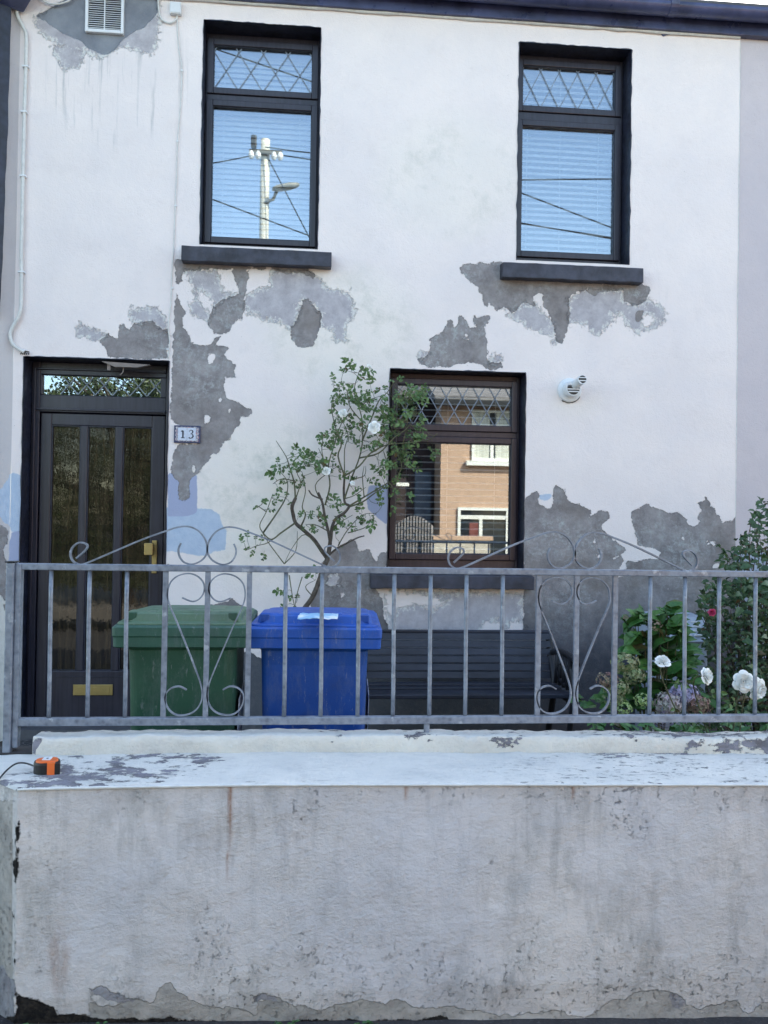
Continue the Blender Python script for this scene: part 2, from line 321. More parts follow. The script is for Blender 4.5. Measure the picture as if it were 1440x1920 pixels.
DARK = [
 C(c3, [(520,578),(585,540),(632,560),(645,488),(668,485),(695,512),(722,478),(825,465),(850,500),(905,520),(905,672),(575,664),(570,600)]),
 C(c4, [(80,140),(112,140),(132,200),(120,245),(90,268),(82,200)]),
 C(c4, [(85,310),(100,350),(142,425),(118,450),(120,500),(150,530),(172,560),(182,590),(220,605),(272,590),(300,560),(328,540),(330,552),(295,598),(345,600),(366,612),(345,650),(385,680),(412,715),(395,740),(412,770),(385,775),(350,770),(343,815),(350,850),(378,897),(400,905),(450,925),(497,950),(497,965),(465,988),(430,985),(430,1015),(395,1060),(382,1103),(350,1110),(322,1170),(270,1190),(250,1230),(215,1285),(190,1302),(160,1312),(158,1400),(130,1440),(105,1430),(95,1330),(68,1300),(63,1250),(75,1180),(105,1130),(200,1125),(215,1040),(110,1035),(58,1000),(62,900),(65,800),(70,690),(72,600),(78,500),(76,430),(82,380)]),
 ('cut', C(c4, [(260,650),(300,640),(292,680),(262,705),(254,675)])), ('cut', C(c4, [(240,985),(262,975),(278,985),(272,1012),(240,1015)])),
 ('cut', C(c4, [(316,880),(336,884),(330,900),(318,898)])), ('cut', C(c4, [(362,940),(380,945),(370,960)])), ('cut', C(c4, [(172,1255),(188,1245),(190,1280),(178,1295)])),
 C(c4, [(385,180),(460,185),(485,220),(470,262),(457,330),(460,400),(442,460),(400,475),(375,525),(325,540),(292,537),(260,480),(270,430),(290,390),(350,345),(430,320),(415,260),(395,220)]),
 C(c4, [(112,145),(430,160),(800,175),(805,205),(845,212),(830,238),(760,205),(705,215),(640,205),(610,182),(480,187),(320,187),(130,192)]),
 C(c4, [(770,350),(800,343),(837,385),(870,430),(865,500),(827,595),(780,614),(735,592),(700,547),(710,500),(737,470)]),
 C(c5, [(355,150),(375,135),(430,132),(550,130),(550,195),(700,205),(1180,235),(1225,235),(1240,250),(1222,300),(1200,320),(1160,332),(1120,312),(1110,258),(1000,266),(988,290),(950,268),(945,250),(880,278),(857,300),(862,370),(857,440),(845,470),(825,502),(805,497),(800,460),(790,420),(765,362),(745,332),(735,300),(745,280),(720,270),(695,290),(700,330),(650,315),(620,350),(600,362),(560,335),(520,357),(505,330),(470,300),(445,270),(440,245),(400,215),(370,195),(358,175)]),
 C(c5, [(463,300),(500,290),(484,322),(476,350),(470,330)]),
 C(c5, [(1168,362),(1210,350),(1200,395),(1175,405)]),
 C(c5, [(155,580),(200,570),(215,520),(215,490),(270,455),(285,430),(300,400),(315,400),(330,425),(343,420),(352,368),(375,395),(400,430),(430,435),(418,400),(416,368),(432,396),(470,380),(490,370),(496,385),(470,430),(473,480),(480,540),(476,575),(492,600),(548,592),(550,612),(520,630),(475,625),(450,605),(390,595),(330,610),(300,620),(200,618),(165,600)]),
 ('cut', C(c5, [(372,460),(398,462),(392,472),(376,468)])), ('cut', C(c5, [(380,482),(400,490),(396,502),(382,494)])),
 C(c7, [(66,165),(100,150),(110,125),(150,122),(150,190),(195,230),(225,215),(235,130),(240,88),(300,115),(305,150),(320,190),(380,205),(440,225),(447,255),(432,272),(500,230),(545,240),(560,268),(530,300),(495,325),(515,352),(555,380),(565,410),(610,420),(642,455),(600,482),(565,505),(620,490),(628,520),(600,560),(575,605),(640,560),(640,520),(690,525),(760,508),(830,515),(830,470),(800,440),(745,440),(712,422),(692,360),(680,300),(663,240),(700,225),(760,200),(800,215),(870,240),(920,243),(985,285),(990,310),(1030,322),(1068,300),(1048,270),(1065,230),(1048,185),(1075,180),(1085,160),(1110,190),(1100,215),(1145,220),(1150,250),(1170,270),(1180,308),(1200,290),(1240,290),(1262,270),(1266,1500),(66,1500)]),
 ('cut', C(c7, [(1095,403),(1147,403),(1143,430),(1100,430)])), ('cut', C(c7, [(1118,545),(1165,528),(1168,548),(1125,562)])), ('cut', C(c7, [(580,594),(628,594),(622,606),(590,606)])),
 ('cut', C(c7, [(458,400),(466,382),(472,410),(462,415)])), ('cut', C(c7, [(960,385),(968,380),(966,402)])), ('cut', C(c7, [(870,665),(880,668),(886,688),(878,684)])), ('cut', C(c7, [(480,480),(495,484),(492,500),(480,498)])),
 C(cR, [(1002,1225),(970,1228),(945,1250),(930,1302),(908,1250),(905,1212),(880,1205),(830,1222),(805,1165),(780,1148),(720,1190),(650,1225),(600,1300),(585,1400),(545,1450),(525,1640),(500,2300),(1010,2300),(1010,1700),(985,1640),(975,1530),(940,1460),(1002,1300)]),
 ('cut', C(cR, [(618,1425),(650,1370),(700,1358),(712,1385),(690,1415),(715,1440),(660,1436)])), ('cut', C(cR, [(712,1485),(735,1480),(738,1497),(720,1502)])),
 C((180,1080,2.483), [(495,130),(560,135),(600,120),(622,118),(640,92),(655,125),(685,150),(600,162),(540,155)]),
 [(462,1215),(480,1232),(496,1240),(560,1250),(740,1190),(740,1500),(440,1500),(440,1260)],
 [(680,1195),(1090,1195),(1090,1500),(680,1500)],
 C(c8, [(950,415),(960,415),(956,440),(948,470)]),
]
DARK_LEFT = [C(cz, [(15,1000),(60,1010),(90,1060),(140,1105),(110,1200),(60,1240),(100,1290),(60,1370),(95,1590),(95,2300),(-200,2300),(-200,1000)]),
 ('cut', C(cz, [(-100,2060),(60,2040),(60,2450),(-100,2450)]))]
LIGHT = [
 C(c3, [(705,400),(780,398),(850,385),(900,470),(905,530),(850,510),(825,475),(720,488),(700,440)]),
 C(c3, [(410,520),(440,475),(520,510),(560,530),(592,548),(530,578),(450,560),(405,545)]),
 C(c4, [(130,188),(310,188),(325,250),(350,312),(432,318),(350,350),(300,390),(285,440),(262,475),(200,455),(165,420),(158,362),(192,340),(175,270),(150,230)]),
 ('cut', C(c4, [(200,295),(245,308),(292,380),(270,428),(235,380),(205,340)])),
 C(c4, [(600,185),(800,195),(860,228),(897,290),(1020,308),(1030,340),(1062,400),(1045,450),(1010,490),(1000,580),(940,572),(930,520),(870,500),(860,420),(830,380),(770,352),(740,460),(705,515),(655,485),(600,458),(552,465),(510,430),(455,420),(455,330),(590,272)]),
 C(c5, [(860,290),(950,250),(1110,255),(1115,310),(1165,330),(1245,300),(1302,345),(1312,390),(1280,432),(1225,450),(1165,457),(1130,420),(1110,382),(1080,367),(1060,370),(1082,400),(1040,430),(1000,472),(970,460),(935,420),(900,410),(858,422)]),
 ('cut', C(c5, [(1215,372),(1250,375),(1258,400),(1240,425),(1205,430),(1195,412)])),
 C(c5, [(540,345),(600,360),(650,312),(720,335),(770,380),(795,430),(800,500),(780,522),(778,472),(700,452),(640,410),(590,385)]),
 C(c5, [(495,585),(510,555),(545,560),(550,600),(490,605)]), C(c5, [(158,560),(172,545),(205,540),(212,560),(170,590)]),
 C(c1, [(120,70),(180,35),(240,5),(320,-20),(590,-20),(602,100),(585,190),(560,205),(500,185),(455,180),(430,195),(400,212),(370,218),(340,205),(325,188),(300,195),(288,225),(250,205),(230,172),(190,152),(150,122),(130,90)]),
 C(c1, [(190,165),(330,190),(310,235),(280,260),(240,262),(210,220)]),
 C(cb, [(140,25),(985,40),(975,120),(985,190),(1000,250),(1000,300),(150,290),(135,150)]), ('cut', C(cb, [(720,265),(760,220),(820,205),(840,230),(850,300),(700,300)])), ('cut', C(cb, [(900,220),(960,200),(990,240),(1000,300),(890,300)])),
 ('cut', C(cb, [(130,20),(240,30),(420,60),(520,80),(430,140),(350,110),(250,120),(180,180),(140,140)])),
 C(cR, [(610,1420),(650,1360),(720,1350),(720,1445),(660,1445)]),
]
MORTAR = [C(c1, [(128,62),(190,30),(240,0),(300,-30),(580,-30),(597,10),(590,50),(545,100),(500,122),(455,150),(435,185),(400,205),(370,200),(335,182),(300,150),(250,132),(205,105),(170,80)])]
BLUE = [C(c8, [(925,152),(1080,160),(1190,165),(1230,190),(1250,250),(1272,290),(1266,395),(1200,402),(1160,425),(1110,425),(1030,408),(925,398)]), C(c7, [(152,145),(195,138),(225,142),(215,165),(180,178),(155,168)])]
BLUE_LEFT = [C(cz, [(-60,520),(0,450),(40,430),(80,350),(130,300),(150,230),(200,215),(265,240),(420,300),(400,700),(330,1000),(300,1090),(175,1105),(130,990),(40,940),(10,850),(-60,800)])]
LAV = [C(c4, [(42,1290),(75,1285),(200,1300),(202,1440),(198,1500),(160,1520),(42,1520)]), C(cR, [(890,820),(1010,812),(1006,1056),(985,1050),(945,1020),(885,965),(872,890)])]
LAV_LEFT = [C(cz, [(175,1105),(300,1080),(345,1170),(355,1700),(100,1700),(135,1500),(135,1300)])]

def put_attrs(me, d):
    for k_, v in d.items():
        a = me.attributes.new(k_, 'FLOAT', 'POINT'); a.data.foreach_set('value', np.asarray(v, np.float32))
def blob(px, py, x, y, rx, ry): return np.clip(1.3-((px-x)/rx)**2-((py-y)/ry)**2, 0, 1)

def grid_lines(a, b, step, extra):
    L = list(np.linspace(a, b, max(2, int((b-a)/step)))); 
    for e in extra:
        if a < e < b:
            L = [x for x in L if abs(x-e) > step*.45 or x in (a, b)]; L.append(e)
    return np.array(sorted(set(L)))
def grid_mesh(name, xs, zs, place, holes=()):
    X, Z = np.meshgrid(xs, zs); n, k_ = X.shape
    V = place(X.ravel(), Z.ravel())
    i = np.arange((n-1)*k_).reshape(n-1, k_)[:, :-1]
    cx = ((xs[:-1]+xs[1:])/2)[None, :].repeat(n-1, 0); cz_ = ((zs[:-1]+zs[1:])/2)[:, None].repeat(k_-1, 1)
    keep = np.ones_like(cx, bool)
    for a, b, c, d in holes: keep &= ~((cx > a) & (cx < b) & (cz_ > c) & (cz_ < d))
    i = i[keep]; Fc = np.stack([i, i+1, i+k_+1, i+k_], 1)
    me = bpy.data.meshes.new(name); me.from_pydata(V.tolist(), [], Fc.tolist()); me.update()
    for p in me.polygons: p.use_smooth = True
    return me, V

# ------------------------------------------------------------------ setting
XL, XR, ZE = -1.80, 2.908, 4.87           # facade left corner, right party line, eaves
GZ = .12                                  # garden ground
def plane(name, x0, x1, y0, y1, z, mat, kind='structure', n=1):
    b = MB(); b.add([(x0, y0, z), (x1, y0, z), (x1, y1, z), (x0, y1, z)], [(0, 1, 2, 3)]); o = b.build(name, mat); o['kind'] = kind; return o
def ground_mat(name, a, b, bs=40, bd=.006):
    k = NT(name); c = k.mix(k.noise(3, 8, .7, None, .35, .65), a, b); c = k.mix(k.noise(90, 4, .7, None, .55, .7), c, tuple(x*1.8 for x in b))
    return k.bsdf(c, .9, 0, k.bump(k.noise(bs, 6, .7), bd))
plane('terrain', -300, 300, -300, 300, -.42, ground_mat('terrain', (.10, .10, .09), (.14, .14, .12)))
plane('road', -60, 60, -9.2, -4.2, -.35, ground_mat('asphalt', (.045, .045, .047), (.07, .07, .07)))
gz = lambda x: -.015-.028*(min(max(x, -6), 8)+.8)
b = MB(); b.hexa([(-20, -4.2, -.6), (20, -4.2, -.6), (20, -2.7, -.6), (-20, -2.7, -.6)], [(-20, -4.2, gz(-20)), (20, -4.2, gz(20)), (20, -2.7, gz(20)), (-20, -2.7, gz(-20))])
b = MB(); b.loft([[(x, -4.2, -.6), (x, -2.7, -.6), (x, -2.7, gz(x)), (x, -4.2, gz(x))] for x in (-30, -6, 8, 30)]); o = b.build('pavement', ground_mat('pavement', (.030, .027, .030), (.060, .055, .058))); o['kind'] = 'structure'
o = MB().box(-60, 60, -11.0, -9.2, -.2, 0).build('pavement', ground_mat('pavement_far', (.16, .155, .15), (.22, .21, .20)), bevel=.01); o['kind'] = 'structure'
plane('garden_ground', -4, 9, -2.62, .6, GZ, ground_mat('garden_soil', (.028, .022, .018), (.060, .050, .042), 30, .02))

# ------------------------------------------------------------------ the house
house = thing('terraced_house', 'two storey terraced house with cream paint peeling off grey plaster', 'house', (0, 0, 0))
OPEN = {'l': (-.668, .078, 3.262, 4.702), 'r': (1.386, 2.149, 3.252, 4.695), 'g': (.561, 1.459, 1.13, 2.508), 'd': (-1.735, -.846, GZ, 2.512)}
xs = grid_lines(XL, XR, .014, [OPEN[k][i] for k in OPEN for i in (0, 1)])
zs = grid_lines(0, ZE, .014, [OPEN[k][i] for k in OPEN for i in (2, 3)])
def place_f(X, Z):
    Y = np.array([.006*mn.noise(Vector((x*1.3, z*1.1, 3.))) + .003*mn.noise(Vector((x*5, z*5, 7.))) for x, z in zip(X, Z)])
    return np.stack([X, Y, Z], 1)
me, V = grid_mesh('wall', xs, zs, place_f, list(OPEN.values()))
px, py = proj(V); S = 1/285.
put_attrs(me, {'dark': sdf(px, py, DARK, S), 'light': sdf(px, py, LIGHT, S), 'mortar': sdf(px, py, MORTAR, S), 'blue': sdf(px, py, BLUE+BLUE_LEFT, S), 'lav': sdf(px, py, LAV+LAV_LEFT, S),
 'drip': np.clip(blob(px, py, 190, 170, 130, 110)+.6*blob(px, py, 300, 140, 60, 120)+.35*blob(px, py, 1100, 560, 160, 60), 0, 1),
 'grime_shade': np.clip(blob(px, py, 480, 930, 140, 170)+.8*blob(px, py, 640, 620, 160, 120)+.6*blob(px, py, 850, 330, 150, 120)+.4*blob(px, py, 1080, 745, 60, 40), 0, 1)})
put_attrs(me, {'damp_shade': np.clip((1.12-V[:, 2])/.5, 0, 1)})  # grows downwards: rising damp plus painted occlusion
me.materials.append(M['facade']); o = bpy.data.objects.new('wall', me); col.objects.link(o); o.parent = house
o['label'] = 'cream painted front wall flaking in grey patches'
b = MB(); HB = 7.2
b.box(XL, XR, HB-.25, HB, 0, ZE); b.box(XL+.001, XL+.25, .3, HB-.25, 0, ZE); b.box(XR-.25, XR-.001, .3, HB-.25, 0, ZE)
b.box(XL+.25, XR-.25, .3, HB-.25, 2.75, 2.85); b.box(XL+.25, XR-.25, .3, HB-.25, 4.80, 4.86); b.box(XL+.25, XR-.25, .3, HB-.25, .02, .1)
b.box(XL+.25, XR-.25, 2.6, 2.7, .1, 2.75); b.box(XL+.25, XR-.25, 2.6, 2.7, 2.85, 4.80)
b.build('inner_wall', M['room'], house)
# thickness of the front wall round the openings (masonry behind the plaster skin)
b = MB(); W0, W1 = .02, .30
ox = sorted(OPEN.values())
b.box(XL, OPEN['d'][0]-.002, W0, W1, 0, ZE); b.box(OPEN['d'][1]+.002, OPEN['g'][0]-.002, W0, W1, 0, 2.52); b.box(OPEN['g'][1]+.002, XR, W0, W1, 0, 2.52)
b.box(OPEN['d'][0]-.002, OPEN['l'][0]-.002, W0, W1, 2.52, ZE); b.box(OPEN['l'][0]-.002, OPEN['l'][1]+.002, W0, W1, 2.52, 3.25); b.box(OPEN['l'][0]-.002, OPEN['l'][1]+.002, W0, W1, 4.705, ZE)
b.box(OPEN['l'][1]+.002, OPEN['r'][0]-.002, W0, W1, 2.521, ZE); b.box(OPEN['r'][0]-.002, OPEN['r'][1]+.002, W0, W1, 2.521, 3.24); b.box(OPEN['r'][0]-.002, OPEN['r'][1]+.002, W0, W1, 4.70, ZE)
b.box(OPEN['r'][1]+.002, XR, W0, W1, 2.521, ZE); b.box(OPEN['g'][0]-.002, OPEN['g'][1]+.002, W0, W1, 0, 1.12)
b.build('masonry', M['room'], house)
# roof, fascia, gutter
b = MB(); rz = ZE+.06; rise = math.tan(R(26))*3.6
b.hexa([(-9, -.14, rz), (9, -.14, rz), (9, -.14, rz+.05), (-9, -.14, rz+.05)], [(-9, 3.6, rz+rise), (9, 3.6, rz+rise), (9, 3.6, rz+rise+.06), (-9, 3.6, rz+rise+.06)])
b.hexa([(-9, 7.4, rz), (9, 7.4, rz), (9, 7.4, rz+.05), (-9, 7.4, rz+.05)], [(-9, 3.6, rz+rise), (9, 3.6, rz+rise), (9, 3.6, rz+rise+.06), (-9, 3.6, rz+rise+.06)])
b.build('roof', M['roof_slate'], house)
M['fascia'] = simple('fascia', (.042, .052, .12), .35, var=.45, scale=5, bump=.002, bscale=20)
fx0 = -9; b = MB().box(fx0, 9, -.04, .02, 4.825, 4.99); b.build('fascia', M['fascia'], house, bevel=.004)
b = MB(); rings = []
for x in np.arange(-9, 9.01, .25):
    prof = []
    for k_ in range(9): a = math.pi*k_/8; prof.append((x, -.105-.062*math.cos(a), 4.945-.062*math.sin(a)))
    for k_ in range(9): a = math.pi*(8-k_)/8; prof.append((x, -.105-.056*math.cos(a), 4.947-.056*math.sin(a)))
    prof = [(p[0], p[1], p[2]+.004*mn.noise(Vector((x*.7, 0, 0)))) for p in prof]; rings.append(prof)
b.loft(rings); g_ = b.build('gutter', M['fascia'], house, smooth=True)
b = MB()
for x in (-.2, 2.38):
    b = MB(); b.loft([[(x+sx, -.105-.067*math.cos(math.pi*k_/10), 4.945-.067*math.sin(math.pi*k_/10)) for k_ in range(11)]+[(x+sx, -.105+.063, 4.952), (x+sx, -.105-.067, 4.956)] for sx in (-.028, .028)]); b.build('gutter_joint', M['fascia'], house, bevel=.002)
q = at(1250, 66, 0); b = MB(); b.prism([(q.x-.05, 4.826), (q.x+.055, 4.826), (q.x+.01, 4.812), (q.x-.025, 4.800)], -.008, .0); b.build('paint_run', M['fascia'], house)
# paint ridge between fascia and wall
b = MB(); pts = [(x, -.012, 4.822+.006*mn.noise(Vector((x*4, 1, 0)))) for x in np.arange(XL, XR, .05)]
b.tube(pts, [.010+.006*mn.noise(Vector((p[0]*9, 5, 0))) for p in pts], 6); b.build('paint_bead', M['cable'], house)

def reveal(key, mat, parent, depth=.2, sill=True):
    x0, x1, z0, z1 = OPEN[key]; b = MB(); n = 40
    def strip(a, c, horizontal, sgn):
        rows = []
        for i in range(n+1):
            t = i/n; q = a+(c-a)*t; w_ = .0035*mn.noise(Vector((q*14, x0, 2))); rows.append((q, w_))
        return rows
    # top and sides as quads whose outer lip wobbles onto the plaster
    for (side) in ('l', 'r', 't'):
        a, c = (z0, z1) if side in 'lr' else (x0, x1); o_ = len(b.v)
        for q, w_ in strip(a, c, 0, 0):
            lip = .004+w_*1.6+.003*mn.noise(Vector((q*45, 4, x0)))
            if side == 'l': P_ = [(x0-max(lip, .0), -.004, q), (x0+.001, -.005, q), (x0+.001, depth, q)]
            elif side == 'r': P_ = [(x1+max(lip, .0), -.004, q), (x1-.001, -.005, q), (x1-.001, depth, q)]
            else: P_ = [(q, -.004, z1+max(lip, .0)), (q, -.005, z1-.001), (q, depth, z1-.001)]
            b.v += P_
        for i in range(n):
            for j in range(2): k_ = o_+3*i+j; b.f.append((k_, k_+1, k_+4, k_+3))
    return b.build('reveal', mat, parent)

def frame_rect(b, x0, x1, z0, z1, wl, wr, wb, wt, y0, y1):
    b.box(x0, x0+wl, y0, y1, z0, z1); b.box(x1-wr, x1, y0, y1, z0, z1); b.box(x0+wl, x1-wr, y0, y1, z0, z0+wb); b.box(x0+wl, x1-wr, y0, y1, z1-wt, z1)
def lattice(x0, x1, z0, z1, n, Y, parent, mat, hgt=None):
    """diamond leading on the pane"""
    b = MB(); wd = (x1-x0)/n; hh = hgt or (z1-z0); sl = hh/wd; 
    def seg(xa, za, xb, zb):
        # clip to the rectangle
        dx, dz = xb-xa, zb-za; t0, t1 = 0, 1
        for p_, q_ in ((-dx, xa-x0), (dx, x1-xa), (-dz, za-z0), (dz, z1-za)):
            if abs(p_) < 1e-9:
                if q_ < 0: return
            else:
                r_ = q_/p_
                if p_ < 0: t0 = max(t0, r_)
                else: t1 = min(t1, r_)
        if t1-t0 < .02: return
        A = Vector((xa+dx*t0, Y, za+dz*t0)); B = Vector((xa+dx*t1, Y, za+dz*t1)); b.ribbon([A, B], (.0062), .003)
    for i in range(-8, n+9):
        xa = x0+wd*i; L = 3*hh; seg(xa, z0, xa+L/sl, z0+L); seg(xa+wd*.0, z0, xa-L/sl, z0+L)
    return b.build('leading', mat, parent)

def wnd(name, key, mat, px_outer, px_top, px_low, nlat, lhgt, label=None):
    """frame from traced edges at the frame's own depth"""
    x0, x1, z0, z1 = OPEN[key]; Yf, Yb = .135, .20
    fr = MB()
    def rc(t): a = at(t[0], t[1], Yf); c = at(t[2], t[3], Yf); return a.x, c.x, c.z, a.z
    tx0, tx1, tz0, tz1 = rc(px_top); lx0, lx1, lz0, lz1 = rc(px_low)
    gx0 = (tx0+lx0)/2; gx1 = (tx1+lx1)/2
    X0, X1 = x0+.002, x1-.002; ZB = z0+.002; ZT = z1-.002
    # outer frame
    Z_b = max(ZB, lz0-.075); Z_t = min(ZT, tz1+.075)
    of = .035
    frame_rect(fr, X0, X1, ZB, ZT, max(.012, gx0-X0-.040), max(.012, X1-gx1-.040), max(.012, lz0-ZB-.04), max(.012, ZT-tz1-.04), Yf+.012, Yb)
    frame_rect(fr, gx0-.040, gx1+.040, lz0-.04, lz1+.04, .04, .04, .04, .04, Yf-.006, Yb-.01)
    frame_rect(fr, gx0-.040, gx1+.040, tz0-.04, tz1+.04, .04, .04, .04, .04, Yf-.006, Yb-.01)
    zl, zh = lz1+.04, tz0-.04
    if zh > zl+.002: fr.box(gx0-.04, gx1+.04, Yf+.006, Yb, zl+.0005, zh-.0005)
    f = fr.build('window', mat, house, bevel=.004)
    if label: f['label'] = label
    p = MB().box(gx0-.004, gx1+.004, GL, GL+.006, lz0-.004, lz1+.004).build('pane', M['glass'], f)
    p = MB().box(gx0-.004, gx1+.004, GL+.0004, GL+.0064, tz0-.004, tz1+.004).build('pane', M['glass'], f)
    lattice(gx0, gx1, tz0, tz1, nlat, GL-.003, f, M['lead'], lhgt)
    # dark glazing bead
    bd = MB()
    for (a, c, d, e) in ((gx0, gx1, lz0, lz1), (gx0, gx1, tz0, tz1)): frame_rect(bd, a-.003, c+.003, d-.003, e+.003, .007, .007, .007, .007, Yf+.004, GL-.001)
    bd.build('glazing_bead', M['black_paint'], f)
    return f, (gx0, gx1, lz0, lz1, tz0, tz1)
fl_, gl_ = wnd('window', 'l', M['frame_dark'], None, (403, 84, 585, 175), (397, 198, 580, 452), 4, .25, 'left upstairs window frame, almost black')
fr_, gr_ = wnd('window', 'r', M['frame_dark'], None, (982, 122, 1154, 208), (978, 235, 1150, 478), 5, .25, 'right upstairs window frame, almost black')
fg_, gg_ = wnd('window', 'g', M['frame_brown'], None, (747, 720, 959, 800), (742, 828, 956, 1040), 7, .19, 'ground floor window frame, brown')
for k_, f in (('l', fl_), ('r', fr_), ('g', fg_)): reveal(k_, M['black_paint'], f)
rv = reveal('d', M['black_paint'], house); rv['label'] = 'black painted edge of the doorway'
# sills
def sill(pxs, Yp, f, key):
    (xa, ya), (xb, yb), (xc, yc) = pxs      # front top left, front top right, bottom left
    A = at(xa, ya, Yp); B = at(xb, yb, Yp); Cc = at(xc, yc, Yp); b = MB(); N = 34; rings = []
    for i in range(N+1):
        x = A.x+(B.x-A.x)*i/N; j = .0035; w_ = lambda s_: j*mn.noise(Vector((x*11, s_, A.z)))
        rings.append([(x, Yp+w_(1), Cc.z+w_(2)*1.5), (x, Yp+w_(3), A.z+w_(4)), (x, .19, A.z+.025), (x, .19, Cc.z+.01)])
    b.loft(rings); return b.build('sill', M['sill'], f, bevel=.004)
sill(((340, 460), (622, 472), (341, 488)), -.085, fl_, 'l'); sill(((943, 491), (1207, 499), (944, 519)), -.085, fr_, 'r'); sill(((695, 1078), (1002, 1084), (696, 1103)), -.085, fg_, 'g')
# mortar flakes clinging under the sills
# blinds
def blind(g, tilt, pitch, depth, Yb, label, z1=None, gap=0, zlow=None):
    gx0, gx1, lz0, lz1, tz0, tz1 = g; zt = tz1+.03
    t = thing('venetian_blind', label, 'blind', ((gx0+gx1)/2, Yb, zt), 'white venetian blinds hanging inside the windows')
    b = MB(); z = zt-.05; i = 0
    while z > (zlow or lz0-.03):
        c, s_ = math.cos(tilt)*depth/2, math.sin(tilt)*depth/2; dz = .002*rnd.uniform(-1, 1)
        b.add([(gx0-.03, Yb-c, z-s_+dz), (gx1+.03, Yb-c, z-s_+dz), (gx1+.03, Yb, z+.002+dz), (gx0-.03, Yb, z+.002+dz), (gx1+.03, Yb+c, z+s_+dz), (gx0-.03, Yb+c, z+s_+dz)], [(0, 1, 2, 3), (3, 2, 4, 5)])
        z -= pitch
    o_ = b.build('slats', M['blind'], t); md = o_.modifiers.new('solid', 'SOLIDIFY'); md.thickness = .0012
    MB().box(gx0-.03, gx1+.03, Yb-.02, Yb+.02, zt-.04, zt).build('headrail', M['blind'], t)
    for fr in (.10, .46, .88): b = MB(); x = gx0+(gx1-gx0)*fr; b.tube([(x, Yb-depth/2-.003, zt-.03), (x, Yb-depth/2-.003, lz0-.03)], .0012, 5); b.build('cord', M['blind'], t)
    return t
blind(gl_, R(58), .036, .040, .27, 'white closed slatted blind in the left upstairs window')
blind(gr_, R(50), .041, .034, .27, 'white half open slatted blind in the right upstairs window')
blind(gg_, R(20), .0445, .030, .24, 'white open slatted blind in the downstairs window behind the rose')

# ------------------------------------------------------------------ front door
YD = .185
def D(x, y, Y=YD): return at(x, y, Y)
x0, x1, z0, z1 = OPEN['d']
xl, xr = D(64, 700).x, x1-.002
dt = MB()
Tz1, Tz0 = D(80, 705).z, D(80, 738).z; tx0, tx1 = D(81, 720).x, D(302, 720).x
door = MB()
# leaf: stiles, rails and mullions round three long panes
pl = [(D(95, 900).x, D(150, 900).x), (D(163, 900).x, D(216, 900).x), (D(229, 900).x, D(284, 900).x)]
lz1_, lz0_ = D(150, 776).z, GZ+.10; pz1, pz0 = D(150, 798).z, D(150, 1258).z
lx0_, lx1_ = D(75, 900).x, D(308, 900).x
Ya, Yb_ = YD-.004, YD+.045
door.box(lx0_, pl[0][0], Ya, Yb_, lz0_, lz1_); door.box(pl[2][1], lx1_, Ya, Yb_, lz0_, lz1_)
for a, c in ((pl[0][1], pl[1][0]), (pl[1][1], pl[2][0])): door.box(a, c, Ya, Yb_, pz0, pz1)
door.box(pl[0][0], pl[2][1], Ya, Yb_, pz1, lz1_); door.box(pl[0][0], pl[2][1], Ya, Yb_, lz0_, pz0)
dr = door.build('front_door', M['frame_dark'], house, bevel=.004)
dr['label'] = 'dark front door with three long glass panels'
for a, c in pl:
    MB().box(a-.003, c+.003, GL+.045, GL+.051, pz0-.003, pz1+.003).build('glass_panel', M['door_glass'], dr)
b = MB()
for a, c in pl: frame_rect(b, a-.002, c+.002, pz0-.002, pz1+.002, .009, .009, .009, .009, YD+.004, YD+.018)
b.build('moulding', M['black_paint'], dr)
b = MB(); lp0 = D(110, 1268); b.box(D(105, 1275).x, D(275, 1275).x, Ya-.004, Ya, lp0.z-.004, lp0.z); b.build('lower_panel_edge', M['black_paint'], dr)
A = D(138, 1283); B = D(212, 1303); lb = MB().box(A.x, B.x, Ya-.010, Ya, B.z, A.z).build('letter_plate', M['brass'], dr, bevel=.003)
MB().box(A.x+.02, B.x-.02, Ya-.0125, Ya-.0101, B.z+.016, A.z-.016).build('letter_flap', M['brass'], dr, bevel=.001)
A = D(286, 1013); B = D(293, 1075); h_ = MB().box(A.x, B.x+.004, Ya-.012, Ya, B.z, A.z); h_.build('handle_plate', M['brass'], dr, bevel=.003)
A = D(271, 1018, .12); B = D(287, 1041, .12); hb = MB().box(A.x, B.x, .105, .135, B.z, A.z); hb.box(B.x-.018, B.x-.002, .135, Ya-.012, B.z+.03, B.z+.05); hb.build('door_handle', M['brass'], dr, bevel=.004)
# outer frame + transom light
f = MB(); of0 = x0+.002
f.box(of0, lx0_-.006, YD-.02, YD+.06, GZ, 2.51); f.box(lx1_+.006, x1-.002, YD-.02, YD+.06, GZ, 2.51)
f.box(lx0_-.006, lx1_+.006, YD-.02, YD+.06, lz1_+.006, Tz0-.008); f.box(lx0_-.006, lx1_+.006, YD-.02, YD+.06, Tz1+.008, 2.51)
f.box(lx0_-.006, tx0, YD-.02, YD+.06, Tz0-.008, Tz1+.008); f.box(tx1, lx1_+.006, YD-.02, YD+.06, Tz0-.008, Tz1+.008)
f.box(lx0_-.006, lx1_+.006, YD-.02, YD+.06, GZ, lz0_-.004)
df = f.build('door_frame', M['frame_dark'], house, bevel=.004)
f2 = MB(); f2.box(lx0_-.03, lx1_+.004, YD-.034, YD-.0201, Tz1+.038, Tz1+.050); f2.box(lx0_-.03, lx1_+.004, YD-.034, YD-.0201, lz1_+.016, lz1_+.030); f2.box(lx0_-.042, lx0_-.030, YD-.034, YD-.0201, GZ, Tz1+.05); f2.build('frame_lip', M['frame_dark'], df, bevel=.003)
MB().box(tx0-.004, tx1+.004, GL+.028, GL+.034, Tz0-.004, Tz1+.004).build('pane', M['glass'], df)
